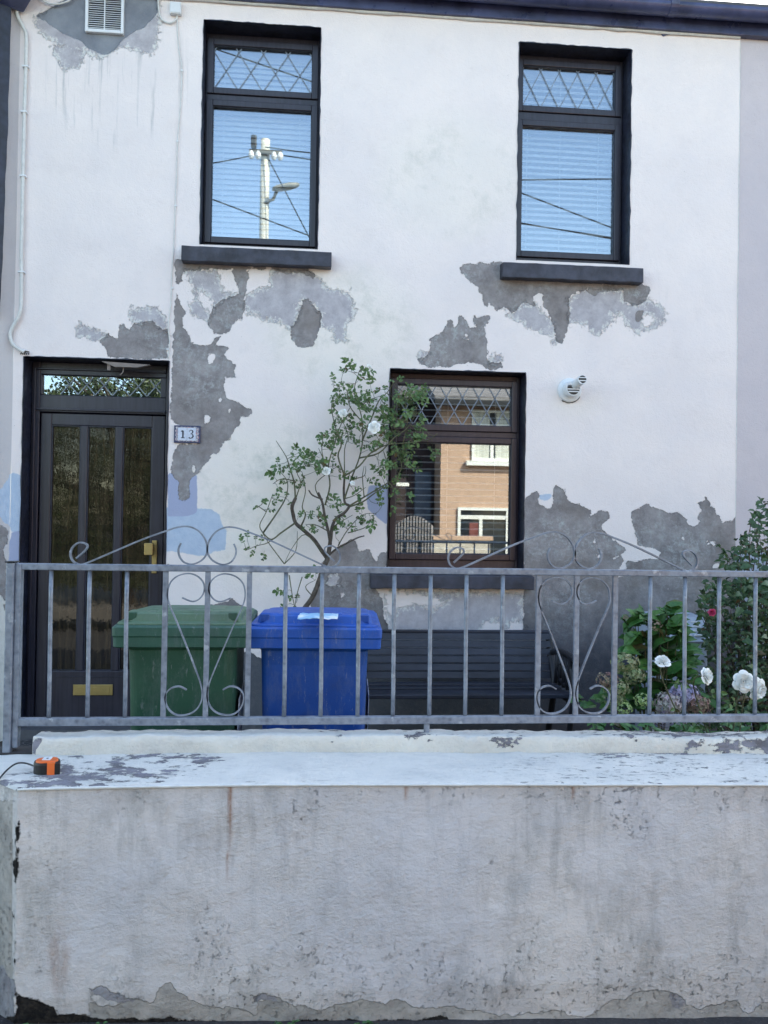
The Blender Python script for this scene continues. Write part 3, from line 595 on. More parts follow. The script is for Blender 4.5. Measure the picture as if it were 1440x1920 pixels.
MB().box(tx0-.02, tx1+.02, GL+.075, GL+.08, Tz0-.02, Tz1+.02).build('pane_backing', M['room'], df)
lattice(tx0+.11, tx1+.02, Tz0, Tz1, 6, GL+.024, df, M['lead'], .13)
step = MB().box(x0+.004, x1-.004, -.02, .2, 0, GZ+.07).build('doorstep', simple('doorstep', (.10, .10, .11), .8), house)
# torn lump hanging under the door head
b = MB(); A = at(190, 683, -.0); b.prism([(A.x, A.z+.02), (A.x+.30, A.z+.008), (A.x+.22, A.z-.012), (A.x+.08, A.z-.012)], .005, .05)
B1 = at(204, 684, .03); b.box(B1.x-.008, B1.x+.012, .02, .03, B1.z-.035, B1.z+.01)
b.ribbon(smoothpath([at(226, 684, .03), at(231, 690, .03), at(230, 698, .03), at(225, 703, .03)]), .006, .004)
b.build('torn_plaster', simple('torn_plaster', (.26, .22, .20), .9), house)

# ------------------------------------------------------------------ neighbours
nl = thing('neighbour_house', 'greyish pink neighbouring house angled forward left of the door', 'house', (XL, 0, 0))
ang = R(38); dx, dy = -math.cos(ang), -math.sin(ang); LL = 1.5
xs2 = np.linspace(0, LL, 90); zs2 = np.linspace(0, ZE, 240)
def place_l(X, Z):
    n_ = np.array([.006*mn.noise(Vector((x*2, z*1.5, 9.))) for x, z in zip(X, Z)])
    # soft rounded inner corner
    s_ = X; return np.stack([XL+dx*s_, dy*(np.sqrt(s_*s_+.0016)-.04)+n_*np.clip(X*20, 0, 1), Z], 1)
me, V = grid_mesh('wall', xs2, zs2, place_l)
px, py = proj(V)
put_attrs(me, {'dark': sdf(px, py, DARK_LEFT, S), 'light': np.full(len(px), -.12), 'mortar': np.full(len(px), -.12), 'blue': sdf(px, py, BLUE_LEFT, S), 'lav': sdf(px, py, LAV_LEFT, S),
  'drip': np.zeros(len(px)), 'grime_shade': blob(px, py, 5, 1250, 60, 200)})
me.materials.append(M['grey_render']); o = bpy.data.objects.new('wall', me); col.objects.link(o); o.parent = nl; o.matrix_parent_inverse = Matrix.Translation(nl.location).inverted()
# dark painted band up the neighbour's wall
def on_left(px_, py_):               # meet the angled wall
    v = AX.T @ np.array([(px_-720)/F, (py_-960)/F, 1.0]); nrm = np.array([math.sin(ang), -math.cos(ang), 0]); p0 = np.array([XL, 0., 0.]); t = ((p0-CAM)@nrm)/(v@nrm); return Vector(CAM+t*v)
b = MB(); n_ = Vector((math.sin(ang), -math.cos(ang), 0))*.03
top = on_left(17, 50); bot = on_left(3, 470)
rows = []
for i in range(41):
    t = i/40; p = top.lerp(bot, t); z = 4.8-(4.8-2.75)*t; wob = .006*mn.noise(Vector((z*6, 0, 0)))
    e = Vector((top.x, top.y, z))+Vector((dx, dy, 0))*(wob+.03*t*t); rows.append([e, e+n_, e+n_+Vector((dx, dy, 0))*.5, e+Vector((dx, dy, 0))*.5])
b.loft(rows); b.build('painted_band', M['black_paint'], nl)
b = MB(); q0 = Vector((XL, -.02, 0))
b.hexa([(XL+.02, -.01, 4.66), (XL+dx*1.5, dy*1.5-.01, 4.60), (XL+dx*1.5+.08, dy*1.5-.12, 4.60), (XL+.12, -.12, 4.72)], [(XL+.05, .03, 5.0), (XL+dx*1.5, dy*1.5, 5.0), (XL+dx*1.5+.1, dy*1.5-.16, 5.0), (XL+.16, -.16, 5.0)])
b.build('fascia', M['fascia'], nl, bevel=.01)

nr = thing('neighbour_house', 'smooth pale pink neighbouring house to the right of the party line', 'house', (XR, 0, 0))
xs3 = np.linspace(XR+.002, XR+3, 120); zs3 = np.linspace(0, ZE, 160)
me, V = grid_mesh('wall', xs3, zs3, lambda X, Z: np.stack([X, .004+.003*np.sin(X*3+Z), Z], 1)); n0 = np.full(len(V), -.12)
put_attrs(me, {'dark': n0, 'light': n0, 'mortar': n0, 'blue': n0, 'lav': n0, 'drip': n0*0, 'grime_shade': n0*0})
me.materials.append(M['pink_render']); o = bpy.data.objects.new('wall', me); col.objects.link(o); o.parent = nr; o.matrix_parent_inverse = Matrix.Translation(nr.location).inverted()
pl0 = at(1384, 1036, 0)
MB().box(XR+.002, XR+3, -.035, .002, 0, pl0.z).build('plinth', simple('plinth_blue_grey', (.30, .36, .46), .7), nr, bevel=.008)
MB().box(XR+.002, XR+3, .02, .3, 0, ZE).build('masonry', M['room'], nr)
b = MB(); A = at(1385.5, 300, 0); b.tube([(XR, -.001+.002*mn.noise(Vector((z*5, 0, 0))), z) for z in np.arange(1.2, 4.82, .06)], .0025, 5); b.build('party_line', M['cable'], nr)

# ------------------------------------------------------------------ things fixed to the facade
def fixed(name, label, cat, px_, py_): p = at(px_, py_, 0); return thing(name, label, cat, p)
v = fixed('air_vent', 'white slatted plastic vent grille in the grey mortar patch top left', 'vent', 196, 30)
A = at(159, 59, -.02); B = at(233, -12, -.02); f = MB(); frame_rect(f, A.x, B.x, A.z, B.z, .018, .018, .022, .018, -.024, .004); f.build('frame', M['white_plastic'], v, bevel=.004)
b = MB(); z = A.z+.026
while z < B.z-.02:
    b.add([(A.x+.016, -.019, z), (B.x-.016, -.019, z), (B.x-.016, -.008, z+.010), (A.x+.016, -.008, z+.010)], [(0, 1, 2, 3)]); z += .0135
o = b.build('louvre', M['white_plastic'], v); o.modifiers.new('solid', 'SOLIDIFY').thickness = .0015
MB().box((A.x+B.x)/2-.003, (A.x+B.x)/2+.003, -.021, -.006, A.z+.02, B.z-.02).build('centre_bar', M['white_plastic'], v)
MB().box(A.x+.01, B.x-.01, -.003, .001, A.z+.01, B.z-.01).build('back_plate', M['black_paint'], v)

j = fixed('junction_box', 'small white square cable junction box by the left window top', 'junction box', 328, 15)
A = at(318, 25, -.03); B = at(340, 4, -.03); MB().box(A.x, B.x, -.035, -.002, A.z, B.z).build('box', M['white_plastic'], j, bevel=.004)
MB().box(A.x+.006, B.x-.006, -.038, -.0351, A.z+.006, B.z-.006).build('cover', M['white_plastic'], j, bevel=.002)
def cable(name, label, pts, r, Y=-.012, mat='cable', clips=()):
    t = thing(name, label, 'cable', at(pts[0][0], pts[0][1], 0))
    P_ = smoothpath([at(x, y, Y) for x, y in pts], 5); P_ = [p+Vector((.0015*mn.noise(p*9), 0, 0)) for p in P_]
    b = MB(); b.tube(P_, r, 8); b.build('sheath', M[mat], t, smooth=True)
    for x, y in clips: q = at(x, y, Y); MB().box(q.x-r*1.7, q.x+r*1.7, Y-r-.002, -.0, q.z-.005, q.z+.005).build('clip', M['black_plastic'] if mat != 'cable' else M['white_plastic'], t, bevel=.001)
    return t
cable('wall_cable', 'thin cream cable running down beside the left window to the door', [(333, 30), (333, 60), (336, 100), (341, 130), (339, 190), (333, 265), (331, 330), (328, 400), (326, 460), (323, 500), (321, 560), (316, 610), (318, 640), (315, 672)], .0038, -.008, clips=[(341, 132), (333, 265), (329, 386), (323, 540), (314, 655)])
cable('wall_cable', 'short curled cable looping under the white junction box', [(296, -8), (298, 20), (303, 36), (316, 43), (327, 40), (332, 32), (331, 24)], .0055, -.012)
cable('wall_cable', 'loose loop of cables at the top left corner under the gutter', [(68, -10), (85, 4), (105, 8), (128, 2), (140, -10)], .0055, -.02)
cond = cable('cable_conduit', 'white painted conduit down the corner bending into the door head', [(31, 14), (33, 30), (42, 48), (49, 66), (49, 120), (46, 200), (44, 280), (42, 380), (40, 470), (40, 560), (36, 590), (24, 612), (19, 628), (24, 645), (36, 655), (46, 660)], .011, -.022, clips=[(48, 125), (45, 210), (43, 330), (40, 510)])
b = MB(); q = at(44, 660, -.02); 
for i in range(5): b.tube([q+Vector((.005*i-.01, 0, .006)), q+Vector((.01*i-.005, -.006, .001)), q+Vector((.012*i-.02, .01, -.012))], .004, 5)
b.build('cable_end', M['bark'], cond)
M['rose_cream'] = M['cable']

fl = fixed('boiler_flue', 'round white boiler flue with two grilled outlets right of the downstairs window', 'flue', 1069, 733)
c0 = at(1067, 732, 0)
def ring(cx, cy, cz_, r, Yp, n=28, tilt=0): return [(cx+r*math.cos(2*math.pi*i/n), Yp, cz_+r*math.sin(2*math.pi*i/n)) for i in range(n)]
b = MB(); b.loft([ring(c0.x, 0, c0.z, r_, y_) for r_, y_ in ((.080, .0), (.080, -.012), (.076, -.020), (.058, -.026))]); b.build('collar', M['white_plastic'], fl, smooth=False, bevel=.002)
b = MB(); b.loft([ring(c0.x, 0, c0.z, .052, -.026), ring(c0.x, 0, c0.z, .052, -.090), ring(c0.x, 0, c0.z, .047, -.096)]); b.build('outer_pipe', M['white_plastic'], fl)
b = MB(); b.loft([ring(c0.x+.0, 0, c0.z-.001, .041, -.0961), ring(c0.x, 0, c0.z-.001, .041, -.0975)]); b.build('intake', M['black_plastic'], fl)
b = MB(); 
for dz in (.014, -.006, -.022): b.box(c0.x-math.sqrt(max(.041**2-dz*dz, 0)), c0.x+math.sqrt(max(.041**2-dz*dz, 0)), -.102, -.0976, c0.z+dz-.0035, c0.z+dz+.0035)
b.loft([[(c0.x+.041*math.cos(a), y_, c0.z+.006+.035*math.sin(a)) for a in np.linspace(.15, math.pi-.15, 14)] for y_ in (-.102, -.0976)]); b.build('grille', M['white_plastic'], fl)
b = MB(); e = Vector((c0.x+.012, -.085, c0.z+.02)); b.tube([e, e+Vector((.018, -.05, .022)), e+Vector((.022, -.085, .026))], .030, 20); b.build('exhaust_pipe', M['white_plastic'], fl, smooth=False)
E_ = e+Vector((.0222, -.0862, .0262)); b = MB(); b.loft([ring(E_.x, 0, E_.z, .025, E_.y-.001), ring(E_.x, 0, E_.z, .025, E_.y-.002)]); b.build('outlet', M['black_plastic'], fl)
b = MB(); [b.box(E_.x-.022, E_.x+.022, E_.y-.006, E_.y-.0022, E_.z+dz-.003, E_.z+dz+.003) for dz in (.011, -.008)]; b.build('grille', M['white_plastic'], fl)
b = MB(); b.tube([(c0.x+.082*math.cos(a), -.004, c0.z+.082*math.sin(a)+.004*mn.noise(Vector((a*6, 0, 0)))) for a in np.linspace(-2.2, -.5, 18)], [.004+.003*abs(mn.noise(Vector((i*1.7, 0, 0)))) for i in range(18)], 5); b.build('sealant', simple('sealant', (.16, .15, .14), .9), fl)

# number plaque
pq = fixed('house_number', 'ceramic tile plaque reading 13 with scalloped floral border right of the door', 'sign', 350, 814)
A = at(326, 830, -.01); B = at(376, 798.5, -.01)
M['tile_edge'] = simple('tile_edge', (.05, .06, .13), .3); M['tile'] = simple('tile', (.62, .67, .78), .25, var=.08, scale=60)
MB().box(A.x, B.x, -.014, .002, A.z, B.z).build('backing', M['tile_edge'], pq, bevel=.002)
def scal():
    k = NT('tile_border'); v_ = k.voro(90); c = k.mix(k.mr(v_, .25, .5), (.66, .64, .62), (.30, .28, .34)); c = k.mix(k.noise(80, 3, .5, None, .58, .64), c, (.55, .25, .28)); return k.bsdf(c, .3)
M['tile_border'] = scal()
b = MB(); poly = []; W_, H_ = (B.x-A.x), (B.z-A.z)
for i in range(72):
    a = 2*math.pi*i/72; cxn, szn = math.cos(a), math.sin(a); rr_ = 1/max(abs(cxn)/(W_/2-.010), abs(szn)/(H_/2-.010)); rr_ *= 1+.045*math.sin(a*18)
    poly.append(((A.x+B.x)/2+rr_*cxn, (A.z+B.z)/2+rr_*szn))
b.prism(poly, -.0165, -.0141); b.build('border', M['tile_border'], pq)
mx, mz = (A.x+B.x)/2, (A.z+B.z)/2
b = MB().box(mx-.056, mx-.001, -.0185, -.0166, mz-.040, mz+.040); b.box(mx+.001, mx+.054, -.0185, -.0166, mz-.040, mz+.040); b.build('tile', M['tile'], pq)
ink = simple('ink', (.008, .010, .03), .4)
b = MB(); cx_ = mx-.026; b.box(cx_-.004, cx_+.005, -.020, -.0186, mz-.022, mz+.022); b.box(cx_-.012, cx_+.013, -.0202, -.0187, mz-.026, mz-.022); b.hexa([(cx_-.014, -.020, mz+.015), (cx_-.004, -.020, mz+.015), (cx_-.004, -.0186, mz+.015), (cx_-.014, -.0186, mz+.015)], [(cx_-.006, -.020, mz+.024), (cx_-.003, -.020, mz+.026), (cx_-.003, -.0186, mz+.026), (cx_-.006, -.0186, mz+.024)]); b.build('digit', ink, pq)
b = MB(); cx_ = mx+.026
def stroke(pts, ws, Y=-.0194):
    P_ = [Vector((cx_+x, Y, mz+z)) for x, z in pts]; rings = []
    for i, p in enumerate(P_):
        t = (P_[min(i+1, len(P_)-1)]-P_[max(i-1, 0)]).normalized(); u = t.cross(Vector((0, 1, 0)))*ws[i]; d = Vector((0, .0008, 0)); rings.append([p+u+d, p+u-d, p-u-d, p-u+d])
    b.loft(rings)
up = [(-.013+.0, .014), (-.010, .022), (-.002, .026), (.006, .024), (.010, .017), (.008, .009), (.001, .003), (-.005, .002)]
lo = [(-.004, .003), (.004, .001), (.011, -.006), (.012, -.014), (.006, -.022), (-.003, -.026), (-.010, -.025), (-.014, -.020)]
stroke(up, [.001, .0015, .002, .003, .0042, .003, .0018, .001]); stroke(lo, [.001, .002, .0035, .0047, .0035, .002, .003, .0045]); b.build('digit', ink, pq)

# ------------------------------------------------------------------ front garden wall
fw = thing('garden_wall', 'low rendered front wall with white coping, stained and chipped along its foot', 'wall', (.4, -2.75, 0))
YF = -2.95; ZC = .69
cl = pz(-14, 1461, ZC)               # rear end of the splayed corner
cr = at(33, 1480, YF)
LX = [cr.x, 2.6]
def edge_z(x): p = np.interp(x, [-.83, -.6, -.123, .677, 1.52, 2.6], [.690, .693, .695, .686, .675, .66]); return float(p)
# path along the foot of the wall in plan: splay then front
splay = math.hypot(cl.x-cr.x, cl.y-YF)
def plan(s_):
    if s_ < 0: t = -s_/splay; return cr.x+(cl.x-cr.x)*t, YF+(cl.y-YF)*t
    return cr.x+s_, YF
ss = np.concatenate([np.linspace(-splay*1.5, -.006, 40), np.arange(0, 3.4, .0065)]); us = np.linspace(0, 1, 118)
def place_w(Sx, U):
    out = []
    for s_, u in zip(Sx, U):
        x, y = plan(s_); zt = edge_z(max(x, -.83))-.004*(s_ < 0); z = -.16+(zt+.16)*u
        d = .010*mn.noise(Vector((x*2.2, z*2.2, 1)))+.005*mn.noise(Vector((x*9, z*9, 4)))+.002*mn.noise(Vector((x*30, z*30, 4)))
        d *= min(1, (1-u)*14+.25)
        d -= .012*max(0, 1-abs(u-1)*60)*0
        if z < .06: d += .016*min(1, (.06-z)/.1)
        if s_ < 0 and s_ > -.03: d += .006
        out.append((x, y+d*(1 if s_ >= 0 else .7), z))
    return np.array(out)
me, V = grid_mesh('face', ss, us, place_w); px, py = proj(V); S2 = 1/600.
k0 = (0, 1340, 3.); k1 = (480, 1340, 3.); k2 = (960, 1340, 3.)
baseA = C(k0, [(90,1700),(95,1570),(230,1625),(330,1690),(500,1690),(500,1620),(640,1640),(740,1605),(860,1608),(895,1530),(960,1512),(1000,1560),(1060,1600),(1200,1640),(1440,1680)])+C(k1, [(0,1600),(60,1590),(110,1592),(170,1620),(250,1645),(400,1670),(450,1630),(580,1608),(720,1632),(800,1608),(860,1640),(1000,1650),(1100,1640),(1300,1670),(1440,1700)])+C(k2, [(0,1695),(150,1668),(270,1668),(400,1705),(500,1660),(560,1610),(640,1590),(730,1550),(800,1543),(900,1560),(960,1590),(985,1640),(1050,1650),(1140,1640),(1200,1605),(1260,1598),(1300,1670),(1340,1680),(1400,1620),(1600,1600),(2200,1600),(2200,2000),(-2880,2000)])
chipP = [C(k0, [(500,1540),(560,1528),(640,1560),(720,1600),(755,1606),(690,1618),(640,1612),(570,1582),(510,1572)]), C(k1, [(-20,1580),(50,1572),(110,1580),(112,1610),(0,1622)]), C(k2, [(870,1560),(930,1575),(975,1620),(940,1665),(905,1640),(890,1600)]),
  C(k2, [(560,478),(610,478),(612,500),(580,500)]), C(k2, [(560,425),(680,412),(640,440),(570,440)]), C(k0, [(-60,1400),(20,1410),(30,1460),(80,1490),(85,1740),(-60,1740)])]
soilP = [C(k0, [(-60,1720),(85,1690),(85,1565),(130,1578),(230,1612),(330,1672),(480,1692),(700,1708),(1000,1706),(1440,1738)])+C(k1, [(300,1712),(700,1722),(1000,1700),(1060,1690),(1090,1720),(1440,1728)])+C(k2, [(300,1735),(700,1728),(1000,1722),(1440,1716),(2000,1716),(2000,2100),(-2880,2100)]),
  C(k0, [(104,590),(114,600),(106,760),(104,860),(98,940),(84,965),(76,940),(84,800),(84,650)]), C(k0, [(74,1375),(86,1380),(84,1400),(74,1400)]), C(k0, [(72,1110),(82,1115),(80,1150),(72,1150)])]
rust = np.zeros(len(px))
for (x, y, L_, w_) in ((184, 1473, 14, 5), (280, 1475, 5, 2.5), (431, 1472, 150, 5), (430, 1472, 26, 7), (761, 1471, 40, 4), (1074, 1474, 34, 4), (1165, 1473, 6, 4), (427, 1600, 60, 3)):
    rust = np.maximum(rust, np.clip(1.2-np.abs(px-x)/w_, 0, 1)*np.clip((py-y+5)/4, 0, 1)*np.clip(1.1-(py-y)/L_, 0, 1))
rust = np.maximum(rust, .35*blob(px, py, 110, 1800, 22, 70))
put_attrs(me, {'dark': sdf(px, py, chipP, S2), 'light': np.where((px < 24) & (py > 1500), .02, sdf(px, py, [baseA], S2)), 'mortar': sdf(px, py, soilP, S2), 'rust': rust,  # base tone on the splayed end paints its shaded side darker
 'drip': np.clip(1.2-(py-1470)/230, 0, 1)*.8+.4*blob(px, py, 700, 1650, 600, 160),
 'grime_shade': np.clip((px < 28)*.8+np.clip((py-1700)/170, 0, 1)*np.clip((px-250)/200, .35, 1)+np.clip(1-(py-1470)/60, 0, 1)*np.clip((px-430)/300, .2, 1)+blob(px, py, 1180, 1520, 60, 70), 0, 1)})  # dirt, plus shade on the splayed end painted in as colour
me.materials.append(M['wall']); o = bpy.data.objects.new('face', me); col.objects.link(o); o.parent = fw; o.matrix_parent_inverse = Matrix.Translation(fw.location).inverted()
# coping: sloping white top running back to the upstand
YU = -2.585                            # front of the upstand
xs4 = np.arange(-1.45, 2.6, .010); vs4 = np.linspace(0, 1, 44)
def place_c(X, U):
    out = []
    for x, u in zip(X, U):
        yf = YF-.004
        if x < cr.x: yf = YF+(cr.x-x)*(cl.y-YF)/(cr.x-cl.x)-.004
        yb = YU+.01; y = yf+(yb-yf)*u; z = edge_z(max(x, -.83))+.001
        z += (.004*mn.noise(Vector((x*6, y*9, 2)))+.0015*mn.noise(Vector((x*30, y*30, 2))))*min(1, u*8)+.005*math.sqrt(min(1, u*16))
        if u < .001: z -= .006
        out.append((x, min(y, yb), z))
    return np.array(out)
me, V = grid_mesh('coping', xs4, vs4, place_c); px, py = proj(V)
copD = [C(k0, [(-60,395),(60,375),(190,345),(240,340),(330,330),(345,270),(405,280),(400,320),(470,330),(540,330),(610,300),(660,240),(760,228),(1240,236),(1180,262),(1160,290),(1060,300),(1000,300),(960,340),(880,355),(800,362),(720,340),(640,340),(590,375),(470,370),(440,395),(330,398),(200,412),(100,400)]), ('cut', C(k0, [(700,262),(900,250),(1080,262),(1060,290),(960,300),(880,330),(780,300),(700,300)])),
  C(k0, [(450,240),(500,240),(490,250)]), C(k2, [(480,206),(560,210),(700,214),(900,214),(1040,235),(880,222),(700,222),(500,216)])]
drip = np.clip((px-850)/250, .12, 1)*np.clip((py-1395)/20, 0, 1)+.5*np.clip(1-np.abs(py-1465)/3, 0, 1)*(px < 620)
put_attrs(me, {'dark': sdf(px, py, copD, S2)-.004, 'light': n0[:1].repeat(len(px)), 'drip': drip})
me.materials.append(M['coping']); o = bpy.data.objects.new('coping', me); col.objects.link(o); o.parent = fw; o.matrix_parent_inverse = Matrix.Translation(fw.location).inverted()
# painted lip along the front edge
b = MB(); P_ = [(x, YF-.003, edge_z(x)-.0005+.001*mn.noise(Vector((x*20, 0, 0)))) for x in np.arange(cr.x, 2.6, .02)]; b.tube(P_, [.0045+.002*mn.noise(Vector((p[0]*9, 3, 0))) for p in P_], 6); b.build('coping_lip', M['cable'], fw, smooth=True)
# upstand
us5 = np.array([0, .15, .3, .45, .55, .62, .68, .75, .85, 1.0, 1.2]); uxs = np.arange(at(60, 1400, YU).x, 2.6, .010)
prof5 = [(0, -.02), (0, .01), (0, .025), (.001, .04), (.003, .052), (.008, .060), (.016, .063), (.04, .064), (.075, .063), (.11, .060), (.115, -.1)]
def place_u(X, U):
    out = []
    for x, u in zip(X, U):
        i = int(np.argmin(abs(us5-u))); dy_, dz_ = prof5[i]; n_ = .009*mn.noise(Vector((x*6, dz_*9, 5)))+.006*mn.noise(Vector((x*22, dy_*40, 8)))+.003*mn.noise(Vector((x*55, dz_*60, 1)))
        out.append((x, YU+dy_+n_*(1 if i < 5 else .3), edge_z(x)+dz_+(n_*.7 if i > 3 else 0)))
    return np.array(out)
me, V = grid_mesh('upstand', uxs, us5, place_u); px, py = proj(V)
upD = [C(k1, [(1355,135),(1440,133),(1440,180),(1420,192),(1385,170)]), C(k2, [(-10,150),(38,135),(15,180),(-5,190)]), C(k2, [(940,130),(980,150),(1060,155),(1180,140),(1300,128),(1600,128),(1600,210),(1300,205),(1160,195),(1020,190),(975,165)]),
  C(k2, [(590,92),(700,85),(900,92),(1500,92),(1500,118),(1000,116),(700,110)]), C(k1, [(820,125),(960,112),(970,122),(880,132)]), C(k1, [(400,95),(470,97),(440,104)])]
dk = sdf(px, py, upD, S2)
put_attrs(me, {'dark': dk-.004, 'light': np.where(np.abs(V[:, 1]-YU) < .012, .03, -.05), 'drip': np.clip((px-700)/400, .15, .8)*(V[:, 1] > YU+.012)})
me.materials.append(M['coping']); o = bpy.data.objects.new('upstand', me); col.objects.link(o); o.parent = fw; o.matrix_parent_inverse = Matrix.Translation(fw.location).inverted()
ux0 = uxs[0]; b = MB(); b.prism([(ux0+.001, .2), (ux0+.001, .74), (ux0+.012, .752), (ux0+.03, .752), (ux0+.03, .2)], YU+.004, YU+.11); b.build('upstand_end', M['coping'], fw)
b = MB(); b.box(-1.4, 2.6, YU+.02, YU+.112, 0, .70); b.box(-1.4, 2.6, -2.86, -2.56, 0, .66); b.build('core', M['room'], fw)

# ------------------------------------------------------------------ railing
YR = YU+.055
rl = thing('railing', 'galvanised steel railing with scrollwork standing on the front wall', 'railing', at(700, 1372, YR))
top0, top1 = at(20, 1066.5, YR), at(1440, 1073+.5, YR); bt0, bt1 = at(25, 1354, YR), at(1440, 1350.5, YR)
ztop = (at(25, 1060, YR).z+at(1440, 1067, YR).z)/2; zb1 = (at(25, 1346, YR).z+at(1440, 1339, YR).z)/2
xr0 = at(24, 1066, YR).x; xr1 = 2.5; TH = .023
MB().box(xr0, xr1, YR-.014, YR+.014, ztop-TH, ztop).build('top_rail', M['galv'], rl, bevel=.003)
MB().box(xr0, xr1, YR-.014, YR+.014, zb1-.027, zb1).build('bottom_rail', M['galv'], rl, bevel=.003)
barsx = [95, 167, 237, 309, 388, 466, 535, 603, 672, 738, 806, 873, 941, 1008, 1079, 1151, 1217, 1282, 1346, 1414, 1482]
wide = {309, 388, 466, 1008, 1079, 1151}
for x in barsx:
    X = at(x if x < 1415 else x, 1076, YR).x; X2 = at(x-4 + 8*(x/1440), 1342, YR).x; X = (X+X2)/2+(.001 if x < 500 else 0)
    b = MB()
    if x in wide: b.box(X-.0090, X+.0090, YR-.007, YR+.007, zb1, ztop-TH)
    else: b.tube([(X+.001*math.sin(z*9), YR, z) for z in np.linspace(zb1, ztop-TH, 6)], .0076, 12)
    b.build('bar', M['galv'], rl, smooth=x not in wide)
sc1 = C(c8, [(430,440),(465,410),(488,385),(490,365),(470,354),(440,354),(408,380),(397,415),(408,452),(440,473),(480,470),(600,420),(800,335),(940,285),(1000,266),(1060,262),(1115,285),(1152,330),(1166,378),(1160,420),(1130,455),(1080,474),(1035,462),(1010,430),(1004,390),(1018,355)])
lo1 = C(c8, [(1025,662),(1080,683),(1120,670),(1147,630),(1145,580),(1110,541),(1060,526),(1000,540),(957,580),(943,640),(953,700),(1000,810),(1060,960),(1110,1090),(1130,1150),(1138,1200),(1130,1250),(1100,1295),(1050,1320),(990,1320),(948,1288),(930,1240),(935,1200),(965,1170),(1010,1161),(1050,1180)])
cx1 = at(388, 1076, YR).x; cx2 = at(1079, 1076, YR).x-.004
def scrolls(pts, th, dep, nm):
    base = smoothpath([at(x, y, YR) for x, y in pts], 5)
    for c_ in (cx1, cx2):
        for sg in (1, -1):
            b = MB(); b.ribbon([Vector((c_+(p.x-cx1)*sg, YR, p.z)) for p in base], th, dep); b.build(nm, M['galv'], rl)
scrolls(sc1, .0055, .016, 'top_scroll'); scrolls(lo1, .0045, .014, 'scroll')
P0 = at(13, 1060, YR); P1 = at(38, 1060, YR); Pb = at(6, 1432, YR)
MB().box(P0.x+.006, P1.x-.012, YR-.030, YR+.022, .20, ztop+.002).build('post', M['galv'], rl, bevel=.004)
MB().box(P1.x-.0115, P1.x+.008, YR-.018, YR+.018, zb1-.10, ztop-.001).build('post', M['galv'], rl, bevel=.003)
MB().box(P0.x+.002, P1.x-.008, YR-.034, YR+.026, ztop+.0025, ztop+.007).build('post_cap', M['black_plastic'], rl, bevel=.002)
q = at(800, 1365, YR); MB().box(q.x-.010, q.x+.010, YR-.008, YR+.008, .70, zb1-.027).build('foot', M['galv'], rl, bevel=.003)

# tape measure
tp = pz(88, 1446, .70); tm = thing('tape_measure', 'orange and black tape measure with wrist strap lying on the coping', 'tape measure', (tp.x, tp.y, .70))
def rr(cx_, cy_, hx, hy, r_, z, n=6, rot=0):
    pts = []
    for qx, qy, a0 in ((1, 1, 0), (-1, 1, 90), (-1, -1, 180), (1, -1, 270)):
        for i in range(n+1):
            a = R(a0+90*i/n); x_ = (hx-r_)*qx+r_*math.cos(a); y_ = (hy-r_)*qy+r_*math.sin(a)
            pts.append((cx_+x_*math.cos(rot)-y_*math.sin(rot), cy_+x_*math.sin(rot)+y_*math.cos(rot), z))
    return pts
def tb(hx, hy, r_, zl, nm, mt, ox=0, oy=0): b = MB(); b.loft([rr(tp.x+ox, tp.y+oy, hx*s_, hy*s_, r_*s_, z_, rot=.25) for z_, s_ in zl]); return b.build(nm, mt, tm, smooth=False)
tb(.040, .034, .028, ((.694, .94), (.699, 1), (.727, 1), (.733, .95)), 'case', M['black_plastic'])
tb(.034, .028, .024, ((.7331, 1), (.7375, .96)), 'face_plate', M['orange_plastic'])
b = MB(); b.loft([rr(tp.x+.020, tp.y-.028, .012, .008, .003, z_, rot=.25) for z_ in (.697, .7345)]); b.build('nose_band', M['orange_plastic'], tm)
b = MB(); b.loft([rr(tp.x+.034, tp.y-.018, .011, .014, .003, z_, rot=.25) for z_ in (.697, .731)]); b.build('mouth', M['black_plastic'], tm)
MB().box(tp.x-.014, tp.x+.012, tp.y-.012, tp.y+.020, .7377, .7400).build('belt_clip', M['white_plastic'], tm, bevel=.001)
MB().box(tp.x-.002, tp.x+.004, tp.y-.002, tp.y+.004, .7401, .7412).build('clip_screw', M['black_plastic'], tm)
b = MB(); b.tube(smoothpath([(tp.x-.036, tp.y, .715), tuple(pz(48, 1431, .712)), tuple(pz(30, 1432, .715)), tuple(pz(12, 1445, .706)), tuple(pz(-6, 1466, .700))], 6), .0028, 8); b.build('strap', M['black_plastic'], tm, smooth=True)

# ------------------------------------------------------------------ wheelie bins
def bin_mat(name, c, c2):
    k = NT(name); cc = k.mix(k.noise(7, 6, .7, None, .35, .65), c, c2); cc = k.mix(k.ma('MULTIPLY', k.noise(14, 8, .78, (1, 1, .3), .50, .72), .32), cc, (.20, .22, .24)); cc = k.mix(k.ma('MULTIPLY', k.noise(40, 8, .8, (1, 1, .25), .58, .64), .35), cc, (.30, .32, .34)); cc = k.mix(k.ma('MULTIPLY', k.noise(5, 5, .6, None, .5, .7), .35), cc, (.03, .035, .03))
    return k.bsdf(cc, k.mr(k.noise(30, 5), .3, .7, .42, .6), 0, k.bump(k.noise(160, 3), .0006))
GB = bin_mat('bin_green', (.014, .070, .040), (.020, .085, .048)); GLid = bin_mat('bin_green_lid', (.085, .155, .095), (.11, .19, .12)); GRim = bin_mat('bin_green_rim', (.022, .085, .060), (.030, .105, .072))
BB = bin_mat('bin_blue', (.002, .055, .27), (.003, .070, .33)); BL = bin_mat('bin_blue_lid', (.004, .075, .38), (.005, .10, .46))
stk = NT('sticker'); stk = stk.bsdf(stk.mix(stk.noise(45, 4, .7, (1, .4, 1), .55, .6), (.55, .57, .64), (.12, .14, .30)), .4)
